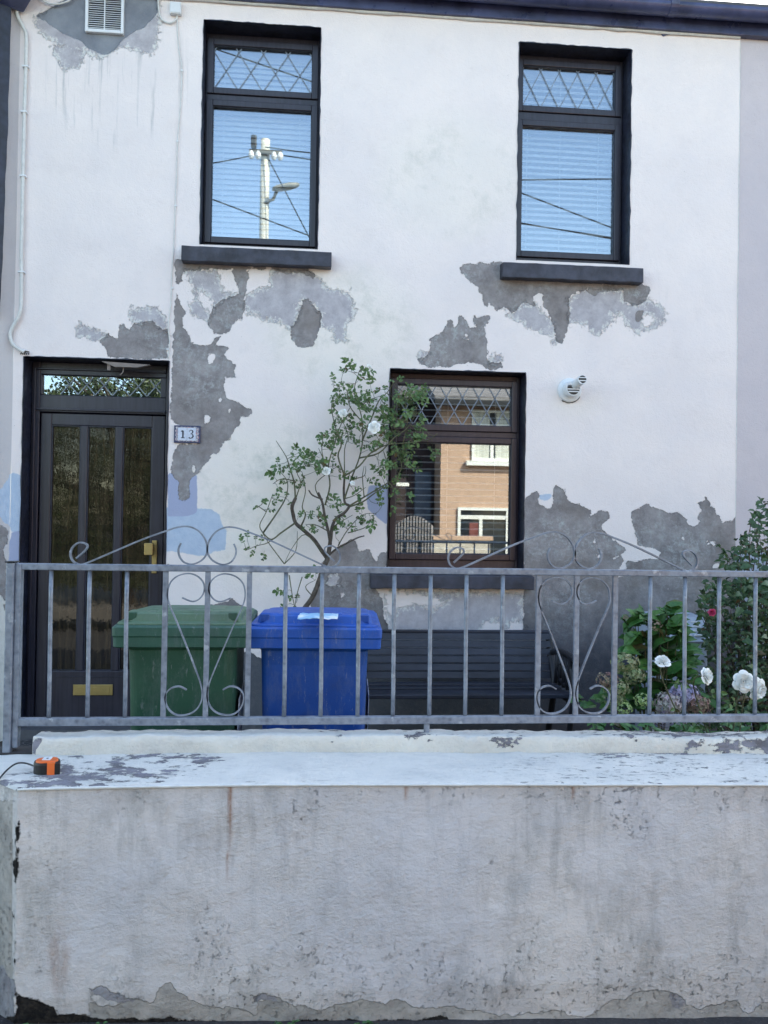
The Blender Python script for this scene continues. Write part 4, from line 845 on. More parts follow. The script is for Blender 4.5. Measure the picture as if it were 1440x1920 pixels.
def wheelie(cx_, yf, wid, body, rim, lid, label, rot, H=1.020, ztopbin=None):
    z0_ = GZ; t = thing('wheelie_bin', label, 'bin', (cx_, yf+.36, z0_), 'wheelie bins behind the railing'); dep = .68; hx = wid/2; cy_ = yf+dep/2
    def L(name, zl, mt, hy=dep/2, oy=0, r_=.05, ox=0, bevel=0, parent=t):
        b = MB(); b.loft([rr(cx_+ox, cy_+oy+(e_[3] if len(e_) > 3 else 0), e_[1], e_[2], min(r_, e_[1]*.9), z0_+e_[0]) for e_ in zl]); o_ = b.build(name, mt, parent, bevel=bevel); return o_
    bw = hx*.80
    L('body', [(.05, bw*.90, .25, .03), (.06, bw*.93, .255, .03), (.60, bw*.97, .29, .01), (.80, bw*.99, .300, .005), (H-.15, bw*1.0, .305), (H-.13, bw*1.08, .322), (H-.10, bw*1.12, .33)], body, r_=.045)
    L('rim', [(H-.137, hx*.965, .332), (H-.133, hx*.985, .340), (H-.094, hx*.99, .342), (H-.090, hx, .347), (H-.056, hx*1.0, .347), (H-.051, hx*.975, .338), (H-.048, hx*.97, .335)], rim, r_=.02, bevel=.002)
    lo_ = L('lid', [(H-.050, hx*.955, .330), (H-.044, hx*.96, .332), (H-.040, hx*.945, .328), (H-.038, hx*.86, .304), (H-.008, hx*.84, .296), (H-.001, hx*.82, .288), (H+.002, hx*.78, .27), (H+.003, hx*.56, .22), (H+.007, hx*.53, .20), (H+.008, hx*.40, .15)], lid, r_=.05, bevel=.003)
    for v_ in lo_.data.vertices:
        if v_.co.z > z0_+H-.03: v_.co.z -= .05*max(0, (v_.co.y-(cy_-.30)))
    # front lip of lid, corner recesses
    for sx in (-1, 1):
        b = MB(); x_ = cx_+sx*hx*.665; ya = cy_-.298; b.hexa([(x_-.045, ya, z0_+H-.039), (x_+.045, ya, z0_+H-.039), (x_+.045, ya+.08, z0_+H-.039), (x_-.045, ya+.08, z0_+H-.039)], [(x_-.040, ya+.010, z0_+H+.002), (x_+.040, ya+.010, z0_+H+.002), (x_+.040, ya+.09, z0_+H+.001), (x_-.040, ya+.09, z0_+H+.001)])
        b.build('lid_grip', lid, t, bevel=.008)
        MB().box(x_+sx*.020-.018, x_+sx*.020+.018, ya-.0015, ya+.03, z0_+H-.032, z0_+H-.002).build('grip_recess', body, t, bevel=.003)
    b = MB(); b.box(cx_-hx*.42, cx_+hx*.42, cy_-.292, cy_-.16, z0_+H-.03, z0_+H+.005); b.build('lid_panel', lid, t, bevel=.012)
    for sx in (-1, 1):
        b = MB(); xw = cx_+sx*(bw*.98); b.loft([[(xw+s2*.022, cy_+.30+.10*math.cos(a), z0_+.10+.10*math.sin(a)) for a in np.linspace(0, 2*math.pi, 24, endpoint=False)] for s2 in (-1, 1)]); b.build('wheel', M['black_plastic'], t, bevel=.006)
    b = MB(); b.tube([(cx_-hx*.7, cy_+.39, z0_+H-.10), (cx_+hx*.7, cy_+.39, z0_+H-.10)], .014, 10)
    for sx in (-.6, 0, .6): b.box(cx_+hx*sx-.012, cx_+hx*sx+.012, cy_+.32, cy_+.39, z0_+H-.115, z0_+H-.085)
    b.build('handle', body, t)
    b = MB(); xs_ = cx_+bw*.975; b.add([(xs_+.003, cy_-.24, z0_+.22), (xs_+.003, cy_+.10, z0_+.22), (xs_+.015, cy_+.10, z0_+.68), (xs_+.015, cy_-.22, z0_+.66)], [(0, 1, 2, 3)]); s_ = b.build('sticker', stk, t); s_.modifiers.new('solid', 'SOLIDIFY').thickness = .002
    t.rotation_euler = (0, 0, rot); 
    for ch in t.children: ch.matrix_parent_inverse = Matrix.Translation((-cx_, -(yf+.36), -z0_))
    return t
gA, gB_ = at(213, 1200, -2.16), at(462, 1200, -2.16)
bin1 = wheelie((gA.x+gB_.x)/2+.004, -2.18, .530, GB, GRim, GLid, 'dark green wheelie bin standing nearest the front door', R(0))
bA, bB = at(471, 1200, -2.10), at(713, 1200, -2.10)
bin2 = wheelie((bA.x+bB.x)/2+.010, -2.12, .548, BB, BL, BL, 'bright blue wheelie bin with a crumpled pale mask on its lid', R(-3), H=1.008)
# crumpled mask / paper on the blue lid
mk = MB(); A = pz(597, 1156, GZ+1.01)
nx, ny = 14, 8
for j in range(ny):
    for i in range(nx):
        u, v_ = i/(nx-1)-.5, j/(ny-1)-.5; mk.v.append((A.x+u*.155+.01*v_, A.y+v_*.16, GZ+1.014+.008*mn.noise(Vector((u*6, v_*6, 2)))+.005*math.sin(v_*26)-.004*abs(u)))
for j in range(ny-1):
    for i in range(nx-1): a = j*nx+i; mk.f.append((a, a+1, a+nx+1, a+nx))
k = NT('mask_cloth'); mm = k.bsdf(k.mix(k.noise(9, 3, .5, None, .45, .55), (.72, .80, .86), (.28, .52, .74)), .8, 0, k.bump(k.noise(60, 3), .001))
o = mk.build('face_mask', mm, None, smooth=True); o.modifiers.new('solid', 'SOLIDIFY').thickness = .002; tag(o, 'crumpled pale blue and white paper mask lying on the blue bin lid', 'mask')

# ------------------------------------------------------------------ bench
bt = at(880, 1186, -.30); bxr = at(1030, 1190, -.30).x; bxl = bxr-1.25
M['bench_wood'] = simple('bench_wood', (.020, .024, .038), .5, var=.45, scale=9, bump=.0015, bscale=30, stretch=(.2, 1, 1)); M['iron'] = simple('iron', (.012, .013, .018), .5)
bn = thing('garden_bench', 'dark painted slatted bench with iron ends under the downstairs window', 'bench', ((bxl+bxr)/2, -.5, GZ))
zt_b = bt.z; zs_b = at(880, 1300, -.78).z
bk = MB(); n_s = 6; bh = (zt_b-zs_b-.01)/n_s
for i in range(n_s):
    z = zt_b-bh*(i+1)+.006; off = .012*i
    y_ = -.30-off; bk.hexa([(bxl, y_-.012-.012, z), (bxr, y_-.012-.012, z), (bxr, y_+.010-.012, z), (bxl, y_+.010-.012, z)], [(bxl, y_-.012, z+bh-.009), (bxr, y_-.012, z+bh-.009), (bxr, y_+.010, z+bh-.009), (bxl, y_+.010, z+bh-.009)])
bk.build('backrest', M['bench_wood'], bn, bevel=.002)
MB().box(bxl, bxr, -.31, -.265, zt_b-.004, zt_b+.014).build('top_rail', M['bench_wood'], bn, bevel=.005)
st_ = MB()
for i in range(5): y_ = -.42-.085*i; st_.box(bxl-.01, bxr+.01, y_-.035, y_+.035, zs_b-.045+.008*abs(i-2), zs_b-.02+.008*abs(i-2))
st_.build('seat', M['bench_wood'], bn, bevel=.005)
for x_ in (bxl+.0, bxr+.0):
    b = MB(); X_ = x_
    b.tube(smoothpath([(X_, -.28, zt_b+.012), (X_, -.32, zt_b-.12), (X_, -.42, zs_b-.01), (X_, -.34, GZ+.2), (X_, -.26, GZ)], 5), .020, 8)
    b.tube(smoothpath([(X_, -.80, GZ), (X_, -.74, GZ+.2), (X_, -.80, zs_b-.05), (X_, -.80, zs_b+.06), (X_, -.76, zs_b+.14), (X_, -.80, zs_b+.20), (X_, -.86, zs_b+.17)], 5), .018, 8)
    b.tube(smoothpath([(X_, -.84, zs_b+.19), (X_, -.70, zs_b+.205), (X_, -.52, zs_b+.20), (X_, -.37, zs_b+.17)], 5), .018, 8)
    b.tube([(X_, -.40, zs_b-.045), (X_, -.82, zs_b-.055)], .018, 8)
    a_ = Vector((X_, -.62, zs_b+.08)); b.tube([a_+Vector((0, .12*math.cos(q_), .06*math.sin(q_))) for q_ in np.linspace(0, 2*math.pi, 16)], .010, 6)
    [b.tube([(X_, -.45-.08*i_, zs_b), (X_, -.48-.06*i_, zs_b+.19)], .012, 6) for i_ in range(5)]; b.build('iron_end', M['iron'], bn, smooth=True)
# doormat
A = at(36, 1378, -.1); B = at(236, 1378, -.1)
def matmat():
    k = NT('doormat'); v_ = k.voro(22, None, 'DISTANCE_TO_EDGE'); return k.bsdf(k.mix(k.mr(v_, .05, .11), (.10, .095, .10), (.028, .027, .03)), .95, 0, k.bump(k.noise(200, 3), .002))
o = MB().box(A.x, B.x, -.52, -.04, GZ+.001, GZ+.018).build('doormat', matmat(), None, bevel=.004); tag(o, 'grey patterned doormat lying in front of the dark front door', 'doormat')

# meter box
mb_ = thing('meter_box', 'pale grey plastic meter box with louvres behind the hydrangea', 'meter box', at(1262, 1300, -.2))
A = at(1222, 1158, -.28); B = at(1324, 1300, -.28)
mp = simple('meter_plastic', (.40, .46, .56), .45, var=.08)
b = MB(); b.hexa([(A.x, -.30, GZ), (B.x, -.30, GZ), (B.x, -.01, GZ), (A.x, -.01, GZ)], [(A.x, -.30, A.z-.14), (B.x, -.30, A.z-.14), (B.x, -.01, A.z-.10), (A.x, -.01, A.z-.10)]); b.build('case', mp, mb_, bevel=.01)
b = MB(); b.hexa([(A.x-.015, -.325, A.z-.15), (B.x+.015, -.325, A.z-.15), (B.x+.015, -.0, A.z-.10), (A.x-.015, -.0, A.z-.10)], [(A.x-.01, -.22, A.z), (B.x+.01, -.22, A.z), (B.x+.01, -.0, A.z+.015), (A.x-.01, -.0, A.z+.015)]); b.build('lid', mp, mb_, bevel=.012)
b = MB()
for r_ in range(4):
    for c_ in range(2): xx = B.x-.165+c_*.075; zz = A.z-.03-.026*r_; yy = -.235-.022*r_; b.box(xx, xx+.055, yy-.012, yy+.01, zz-.005, zz+.004)
b.build('louvre', M['white_plastic'], mb_, bevel=.002)

# ------------------------------------------------------------------ plants
def leaf(mb, base, d, up, L_, W_, fold=.25, droop=.2):
    d = d.normalized(); s_ = d.cross(up)
    if s_.length < 1e-4: s_ = d.orthogonal()
    s_.normalize(); n_ = s_.cross(d).normalized()
    mid1 = base+d*L_*.33; mid2 = base+d*L_*.70-n_*L_*droop*.35; tip = base+d*L_-n_*L_*droop
    e = n_*W_*fold
    v_ = [base, mid1-s_*W_*.5+e, mid1, mid1+s_*W_*.5+e, mid2-s_*W_*.38+e, mid2, mid2+s_*W_*.38+e, tip]
    mb.add(v_, [(0, 2, 1), (0, 3, 2), (1, 2, 5, 4), (2, 3, 6, 5), (4, 5, 7), (5, 6, 7)])
def rv_(r=rnd): 
    v_ = Vector((r.gauss(0, 1), r.gauss(0, 1), r.gauss(0, 1))); return v_.normalized()
def rose_leaf(mb, tw, base, d, sz):
    """five leaflets on a stalk"""
    d = d.normalized(); side = d.cross(Vector((0, -1, .3))).normalized(); nrm = Vector((rnd.uniform(-.5, .5), -1, rnd.uniform(0, .9)))
    L_ = sz*1.7; tip = base+d*L_+Vector((0, 0, -.12*L_)); tw.tube([base, base.lerp(tip, .5)+Vector((0, 0, .03*L_)), tip], .0011, 4)
    leaf(mb, tip, d+Vector((0, 0, -.2))+rv_()*.25, nrm+rv_()*.4, sz, sz*.62)
    for f_ in (.45, .85):
        for sg in (1, -1):
            if rnd.random() < .88: leaf(mb, base.lerp(tip, f_), side*sg+d*.5+rv_()*.3, nrm+rv_()*.5, sz*.85*(.8+.2*f_), sz*.52)
def flower(mb, c, n_, r_, layers=4, cup=.5):
    n_ = n_.normalized(); u = n_.orthogonal().normalized(); v_ = n_.cross(u)
    for k_ in range(layers):
        m_ = 6-(k_ > 2); rad = r_*(1-.22*k_); lift = .10*r_+.18*r_*k_; a0 = rnd.random()*6
        for i in range(m_):
            a = a0+2*math.pi*i/m_; wd = math.pi/m_*1.12; rows = []
            rj = rad*rnd.uniform(.88, 1.1)
            for t in (.08, .45, .8, 1.0):
                row = []
                for s_ in (-1, -.5, 0, .5, 1):
                    aa = a+s_*wd*(.5+.5*t if t < 1 else .78); q_ = rj*t*(1-(.16*abs(s_)**2+.05*(1-abs(s_)))*(t > .9)+.05*mn.noise(Vector((aa*9, c.z*40, k_)))); hgt = lift*.7*t+cup*rj*(.25+.35*k_)*t*t-.22*r_*(t >= 1)*(.6-.2*k_)+.13*r_*mn.noise(Vector((aa*3+c.x*50, t*3, k_)))*t
                    row.append(c+u*math.cos(aa)*q_+v_*math.sin(aa)*q_+n_*hgt)
                rows.append(row)
            o_ = len(mb.v)
            for row in rows: mb.v += [tuple(p) for p in row]
            for x_ in range(3):
                for y_ in range(4): q0_ = o_+x_*5+y_; mb.f.append((q0_, q0_+1, q0_+6, q0_+5))
def add_flower(parent, c, n_, r_, mat, layers=4, name='flower'):
    b = MB(); flower(b, Vector(c), Vector(n_), r_, layers); o_ = b.build(name, mat, parent, smooth=True); return o_

rose = thing('climbing_rose', 'white climbing rose with bare woody stems trained up the wall beside the window', 'rose', at(565, 1400, -.25))
def RP(x, y, Y): p_ = C(cR, [(x, y)])[0]; return at(p_[0], p_[1], Y)
thick = [
 ([(430,1900),(450,1700),(480,1600),(545,1500),(585,1400),(610,1330),(635,1270)], -.22, .020, .019),
 ([(635,1270),(600,1220),(550,1150),(490,1095),(440,1050),(425,1000),(418,950),(440,895)], -.20, .016, .013),
 ([(635,1270),(652,1180),(640,1100),(620,1020),(605,930),(578,862)], -.22, .015, .008), ([(606,905),(545,880),(520,848)], -.22, .007, .005),
 ([(640,1230),(655,1140),(665,1070),(690,1020),(740,985),(768,945),(742,925),(735,850),(740,765)], -.20, .015, .008),
 ([(640,1250),(700,1200),(760,1170),(820,1140),(862,1128)], -.24, .009, .004)]
thin = [
 [(768,945),(860,890),(960,830),(1010,800),(1060,770)], [(768,950),(850,920),(920,870),(990,830),(1080,840)], [(740,900),(780,780),(830,650),(850,540),(845,400),(800,250),(820,150),(850,80)],
 [(435,1050),(350,1110),(290,1150),(240,1110),(220,1060),(260,980),(300,870)], [(350,1110),(270,1170),(200,1190),(130,1220)], [(240,1110),(330,980),(380,890),(390,800),(350,740)],
 [(438,900),(430,800),(400,700),(380,640),(320,545)], [(440,900),(470,800),(450,740),(500,700)], [(470,1075),(500,1000),(480,950),(500,850),(480,740)], [(620,940),(650,820),(640,700),(680,560),(720,440),(780,330)],
 [(740,760),(700,640),(720,560),(680,450),(660,330),(680,270)], [(740,760),(740,600),(760,500),(700,380)], [(740,760),(830,700),(900,620),(1000,570),(1100,560),(1250,540),(1310,500)], [(830,650),(950,620),(1040,530),(1120,470),(1180,380)],
 [(850,540),(900,420),(950,300),(1000,250),(1040,190)], [(840,420),(770,330),(750,230),(660,200)], [(830,350),(880,300),(960,270)], [(700,1190),(760,1090),(850,1000),(930,990)], [(760,1110),(860,1080),(900,1040)],
 [(370,1300),(280,1180),(230,1100)], [(370,1300),(440,1220),(450,1100)], [(600,1230),(500,1120),(420,1200),(370,1300)], [(400,1370),(420,1500),(440,1590)], [(480,1380),(450,1480),(430,1590)], [(545,1500),(500,1440),(560,1400)],
 [(605,930),(560,820),(640,740),(700,700)], [(640,1100),(560,1060),(500,1060)], [(660,1080),(720,1040),(790,1000)], [(660,330),(700,370),(760,420),(850,500)], [(620,700),(600,600),(610,520)], [(780,780),(860,760),(870,700)], [(1100,560),(1130,380),(1100,300)], [(1060,770),(1090,700),(1060,620)], [(1010,800),(1060,860),(1090,900)],
 [(630,700),(580,590)], [(900,620),(960,580),(930,500)], [(740,900),(800,880),(870,830)], [(860,890),(850,770),(860,700)], [(430,790),(350,780),(300,810)], [(260,980),(200,940)]]
stems = MB(); allpts = []
for pts, Y, r0, r1 in thick:
    P_ = smoothpath([RP(x, y, Y+.03*mn.noise(Vector((x*.01, y*.01, 0)))) for x, y in pts], 5); n_ = len(P_)
    stems.tube(P_, [.78*(r0+(r1-r0)*i/n_)*(1+.12*mn.noise(P_[i]*30)) for i in range(n_)], 8)
stems.build('trunk', M['bark'], rose, smooth=True)
tw = MB()
for pts in thin:
    y0_ = -.17-.12*rnd.random(); P_ = smoothpath([RP(x, y, y0_-.035*i/len(pts)*2*rnd.random()) for i, (x, y) in enumerate(pts)], 4); n_ = len(P_); r0 = .0055 if len(pts) > 4 else .0038
    tw.tube(P_, [max(.0015, r0*(1-.7*i/n_)) for i in range(n_)], 6); allpts += P_
clusters = [(800,110,40),(845,150,40),(740,125,30),(655,205,35),(740,230,65),(700,265,35),(900,290,80),(960,270,55),(1035,190,28),(865,345,50),(820,300,60),(665,330,30),(685,430,45),(740,420,45),(780,500,70),(700,510,60),(650,540,55),(830,450,50),(860,570,50),(930,540,60),(985,500,40),(1100,300,90),(1130,380,90),(1170,270,60),(1060,450,80),(1100,550,80),(1200,540,80),(1290,570,45),(1060,620,80),(1090,700,60),(1060,850,45),(1085,905,50),(960,710,60),(915,850,30),(945,925,35),(430,690,75),(500,700,60),(565,710,55),(350,690,35),(390,780,35),(320,800,30),(485,780,50),(325,910,40),(225,955,40),(405,890,25),(640,910,55),(640,660,45),(690,740,40),(770,830,28),(860,770,35),(720,1040,55),(830,1010,55),(885,1000,45),(450,1030,25),(520,1000,40),(125,1150,30),(220,1190,45),(130,1200,25),(520,1105,35),(585,635,22),(555,1405,28),(405,1460,35),(440,1560,55),(590,1050,40),(700,1160,30),(830,180,30),(1010,250,30),(600,600,30),(1130,470,60)]
lv = MB(); tw2 = tw
for (x, y, r_) in clusters:
    n_ = max(2, int(r_*r_/430*.85)+1)
    for i in range(n_):
        a = rnd.random()*2*math.pi; q_ = math.sqrt(rnd.random())*r_; Y = rnd.uniform(-.30, -.11); B_ = RP(x+q_*math.cos(a), y+q_*math.sin(a), Y)
        near = min(allpts, key=lambda p: (p.x-B_.x)**2+(p.z-B_.z)**2)
        if rnd.random() < .8: tw2.tube([near, near.lerp(B_, .5)+rv_()*.008, B_], .0014, 4)
        d = (B_-near); d.y *= .3; d = d.normalized()+Vector((rnd.uniform(-.7, .7), rnd.uniform(-.4, .1), rnd.uniform(-.2, .5)))
        rose_leaf(lv, tw2, B_, d, rnd.choice((rnd.uniform(.018, .030), rnd.uniform(.026, .044))))
lv.build('leaves', M['rose_leaf'], rose); tw.build('branches', M['twig'], rose, smooth=True)
for (x, y, r_, d) in ((732, 375, .030, (-.2, -1, .3)), (922, 462, .043, (.05, -1, .25)), (628, 732, .031, (-.4, -1, .5)), (890, 94, .022, (.9, -.6, .5)), (788, 806, .019, (.3, -.7, .9))):
    add_flower(rose, RP(x, y, -.33), d, r_, M['petal'])

# hydrangea
hy = thing('hydrangea', 'leafy hydrangea with faded pink and green flower heads by the right railing', 'shrub', at(1235, 1360, -1.2))
lv = MB(); sm = MB()
def QP(x, y, Y): return at(1120+x/4, 900+y/4, Y)
root = QP(440, 2100, -1.15); root.z = GZ
hl = [(300,1040,.10),(250,1060,.10),(340,1010,.09),(560,960,.11),(520,1010,.11),(590,1060,.10),(440,1100,.12),(480,1160,.12),(560,1130,.11),(620,1150,.10),(250,1210,.11),(330,1180,.1),(420,1230,.12),(520,1260,.12),(600,1230,.12),(660,1290,.11),(680,1380,.10),(340,1330,.12),(300,1400,.11),(420,1430,.12),(330,1480,.12),(260,1520,.11),(430,1540,.12),(550,1440,.12),(600,1540,.11),(350,1600,.12),(260,1640,.10),(200,1560,.10),(480,1640,.11),(560,1680,.11),(300,1700,.1),(200,1680,.1),(420,1700,.1),(690,1600,.10),(740,1500,.09),(60,1600,.08),(20,1640,.08),(100,1700,.08),(-60,1680,.07),(-140,1640,.06),(760,1640,.09),(840,1690,.09),(380,1060,.10),(460,1020,.09),(230,1110,.11),(210,1300,.11),(280,1280,.12),(380,1190,.12),(450,1330,.12),(540,1340,.12),(240,1440,.11),(380,1380,.12),(500,1560,.12),(640,1460,.11)]
for x, y, L_ in hl:
    for rep in range(4 if L_ < .1 else 6):
        Y = rnd.uniform(-1.35, -1.0); c_ = QP(x+rnd.uniform(-25, 25), y+rnd.uniform(-20, 20), Y)
        out = Vector((c_.x-root.x, -.15, (c_.z-root.z)*.25)); d = out.normalized()*.6+Vector((rnd.uniform(-.8, .8), rnd.uniform(-.5, .1), rnd.uniform(-.25, .35)))
        leaf(lv, c_-d.normalized()*L_*.4, d, Vector((rnd.uniform(-.3, .3), -.55, 1)), L_*rnd.uniform(.85, 1.25), L_*.74, .12, .25)
        if rep == 0 and rnd.random() < .4: m_ = root.lerp(c_, .5); m_.x += .03*rnd.uniform(-1, 1); sm.tube([root, m_, c_-d.normalized()*L_*.4], [.006, .004, .0025], 5)
lv.build('leaves', M['hyd_leaf'], hy); sm.build('stems', M['twig'], hy)
def hyd_mat(name, a, b_):
    k = NT(name); g = k.node('ShaderNodeNewGeometry').outputs['Random Per Island']; return k.bsdf(k.mix(g, a, b_), .7)
HM = {'green': hyd_mat('floret_green', (.22, .30, .13), (.36, .33, .20)), 'pink': hyd_mat('floret_pink', (.50, .36, .40), (.42, .42, .34)), 'lilac': hyd_mat('floret_lilac', (.34, .34, .52), (.46, .36, .46)), 'lime': hyd_mat('floret_lime', (.36, .50, .16), (.55, .66, .36)), 'brown': hyd_mat('floret_brown', (.26, .22, .14), (.30, .16, .15))}
for x, y, r_, m_ in ((210,1370,.055,'green'),(270,1460,.050,'green'),(70,1500,.048,'brown'),(150,1560,.052,'green'),(340,1650,.042,'lime'),(190,1705,.042,'lime'),(540,1680,.068,'pink'),(650,1610,.065,'lilac'),(740,1680,.062,'brown'),(510,1790,.05,'lilac'),(440,1090,.030,'brown'),(120,1640,.045,'green')):
    c_ = QP(x, y, -1.42); b = MB()
    for i in range(int(170*(r_/.05)**2)):
        n_ = rv_()
        if n_.y > .3: continue
        p_ = c_+Vector((n_.x*1.1, n_.y*.9, n_.z*.8))*r_*rnd.uniform(.72, 1.1)*(1+.3*mn.noise(n_*2+c_*30)); u = n_.orthogonal().normalized(); v_ = n_.cross(u); s_ = r_*.19*rnd.uniform(.8, 1.2); a0 = rnd.random()*2
        o_ = len(b.v); b.v.append(tuple(p_))
        for q_ in range(8): a = a0+q_*math.pi/4; rr_ = s_*(1.25 if q_ % 2 == 0 else .55); b.v.append(tuple(p_+(u*math.cos(a)+v_*math.sin(a))*rr_+n_*s_*.25))
        for q_ in range(8): b.f.append((o_, o_+1+q_, o_+1+(q_+1) % 8))
    b.build('flower_head', HM[m_], hy)
# white rose in front of the hydrangea
wr = thing('rose_bush', 'low rose with large white blooms leaning against the right end of the railing', 'rose', at(1330, 1370, -1.7))
sm = MB(); lv = MB(); rt = at(1335, 1500, -1.7); rt.z = GZ
for (x, y, d, r_) in ((490,1365,(-.2,-.5,.9),.040),(810,1470,(.6,-.8,.3),.044),(1095,1510,(-.15,-1,.2),.056),(1190,1570,(.4,-1,-.1),.056)):
    c_ = QP(x, y, -1.9); n_ = Vector(d).normalized(); add_flower(wr, c_, n_, r_, M['petal'], 5)
    sm.tube(smoothpath([c_, c_-n_*.06-Vector((0, 0, .03)), c_.lerp(rt, .5)+Vector((.02, .02, 0)), rt], 4), .0032, 6)
    for i in range(5):
        p_ = c_.lerp(rt, .12+.12*i); rose_leaf(lv, sm, p_, Vector((rnd.uniform(-1, 1), -.2, rnd.uniform(-.4, .3))), .035)
lv.build('leaves', M['rose_leaf'], wr); sm.build('stems', M['twig'], wr)
# dense shrub on the right
sb = thing('rose_bush', 'tall dense dark leaved rose shrub with one pink bloom at the right edge', 'shrub', at(1420, 1400, -.7))
lv = MB(); sm = MB(); rt = at(1420, 1500, -.7); rt.z = GZ
env = [(1440, 960, 26, 26), (1418, 985, 16, 12), (1400, 1020, 22, 18), (1440, 1010, 40, 30), (1375, 1055, 25, 25), (1420, 1080, 50, 50), (1350, 1110, 30, 30), (1320, 1135, 22, 22), (1385, 1150, 60, 60), (1440, 1150, 60, 70), (1340, 1180, 30, 35), (1370, 1230, 50, 60), (1430, 1240, 50, 60), (1400, 1300, 70, 50), (1330, 1290, 30, 40), (1480, 1100, 60, 120), (1480, 1250, 60, 100), (1330, 1340, 60, 25), (1420, 1350, 60, 25)]
for (x, y, rx, ry) in env:
    n_ = int(rx*ry/13)+6
    for i in range(n_):
        a = rnd.random()*2*math.pi; q_ = math.sqrt(rnd.random()); Y = rnd.uniform(-1.05, -.45); p_ = at(x+rx*q_*math.cos(a), y+ry*q_*math.sin(a), Y)
        leaf(lv, p_, Vector((rnd.uniform(-1, 1), rnd.uniform(-.6, .2), rnd.uniform(-.5, .7))), Vector((rnd.uniform(-.4, .4), -.7, .8)), rnd.uniform(.028, .055), rnd.uniform(.018, .032))
    for i in range(3):
        p_ = at(x+rnd.uniform(-rx, rx)*.8, y+rnd.uniform(-ry, ry)*.8, rnd.uniform(-1, -.5)); mid = rt.lerp(p_, .55)+Vector((rnd.uniform(-.08, .08), 0, .03)); sm.tube(smoothpath([rt, mid, p_], 5), [.006*(1-.07*j) for j in range(11)], 5)
for (x0_, y0_, x1_, y1_) in ((1385, 1060, 1410, 975), (1395, 1050, 1430, 960), (1350, 1130, 1315, 1110), (1370, 1060, 1345, 1020), (1400, 1030, 1395, 1000)):
    A_, B_ = at(x0_, y0_, -.8), at(x1_, y1_, -.8); sm.tube([A_, A_.lerp(B_, .5)+Vector((.01, 0, .01)), B_], .002, 4)
    for i in range(9): leaf(lv, A_.lerp(B_, rnd.random()), Vector((rnd.uniform(-1, 1), -.2, rnd.uniform(-.3, .7))), Vector((0, -1, .6)), .026, .015)
for i in range(70): leaf(lv, at(rnd.uniform(1385, 1470), rnd.choice((rnd.uniform(1060, 1160), rnd.uniform(1200, 1340))), rnd.uniform(-1.25, -1.0)), Vector((rnd.uniform(-1, 1), -.4, rnd.uniform(-.4, .6))), Vector((0, -.7, .8)), rnd.uniform(.06, .095), rnd.uniform(.035, .055))
lv.build('leaves', M['bush_leaf'], sb); sm.build('stems', M['bark'], sb)
add_flower(sb, at(1335, 1149, -1.08), (-.2, -1, .3), .024, M['pink_petal'], 4)
# broad green leaf spray by the edge
gc = MB(); gcs = MB()
for i in range(2600):
    x = rnd.uniform(870, 1500); yy = rnd.uniform(-2.35, -1.5); X = at(x, 1360, yy).x; z = GZ+rnd.random()**.7*((.34 if x > 1090 else .30)+.16*mn.noise(Vector((X*3, yy*3, 0)))+.06*(x > 1090)+(-1.5-yy)*-.02)
    z = min(z, at(x, 1346 if x > 1090 else 1352, yy).z)
    if x > 1090 and rnd.random() < .25: z += .05
    leaf(gc, Vector((X, yy, z)), Vector((rnd.uniform(-1, 1), rnd.uniform(-1, .3), rnd.uniform(-.2, .9))), Vector((0, -.4, 1)), rnd.uniform(.04, .09), rnd.uniform(.022, .045))
for i in range(120):
    x = rnd.uniform(880, 1150); yy = rnd.uniform(-1.6, -.9); X = at(x, 1360, yy).x
    leaf(gc, Vector((X, yy, GZ+rnd.random()*.22)), Vector((rnd.uniform(-1, 1), rnd.uniform(-1, .3), rnd.uniform(.2, 1))), Vector((0, -.4, 1)), rnd.uniform(.05, .09), .035)
o = gc.build('ground_cover', M['hyd_leaf']); tag(o, 'low leafy ground cover growing behind the front wall', 'ground cover', kind='stuff')
# litter and dead leaves between the bins
lt = MB()
for i in range(60): leaf(lt, Vector((at(rnd.uniform(470, 500), 1365, -1.6).x, rnd.uniform(-2.3, -1.2), GZ+.01+rnd.random()*.06)), rv_(), Vector((0, 0, 1)), .05, .03)
o = lt.build('fallen_leaves', simple('dead_leaf', (.12, .05, .03), .8)); tag(o, 'brown fallen leaves lying between the two wheelie bins', 'leaves', kind='stuff')
wd = MB()
for cx_ in (60, 190, 520, 545, 680, 690):
    for i in range(10): p_ = at(cx_+rnd.uniform(-14, 14), 1912, -2.975); p_.z = gz(p_.x)+rnd.uniform(0, .018); leaf(wd, p_, Vector((rnd.uniform(-1, 1), -.4, rnd.uniform(.1, .9))), Vector((0, -.3, 1)), rnd.uniform(.012, .024), .010)
o = wd.build('weeds', M['hyd_leaf']); tag(o, 'tiny weeds sprouting at the foot of the front wall', 'weeds', kind='stuff')

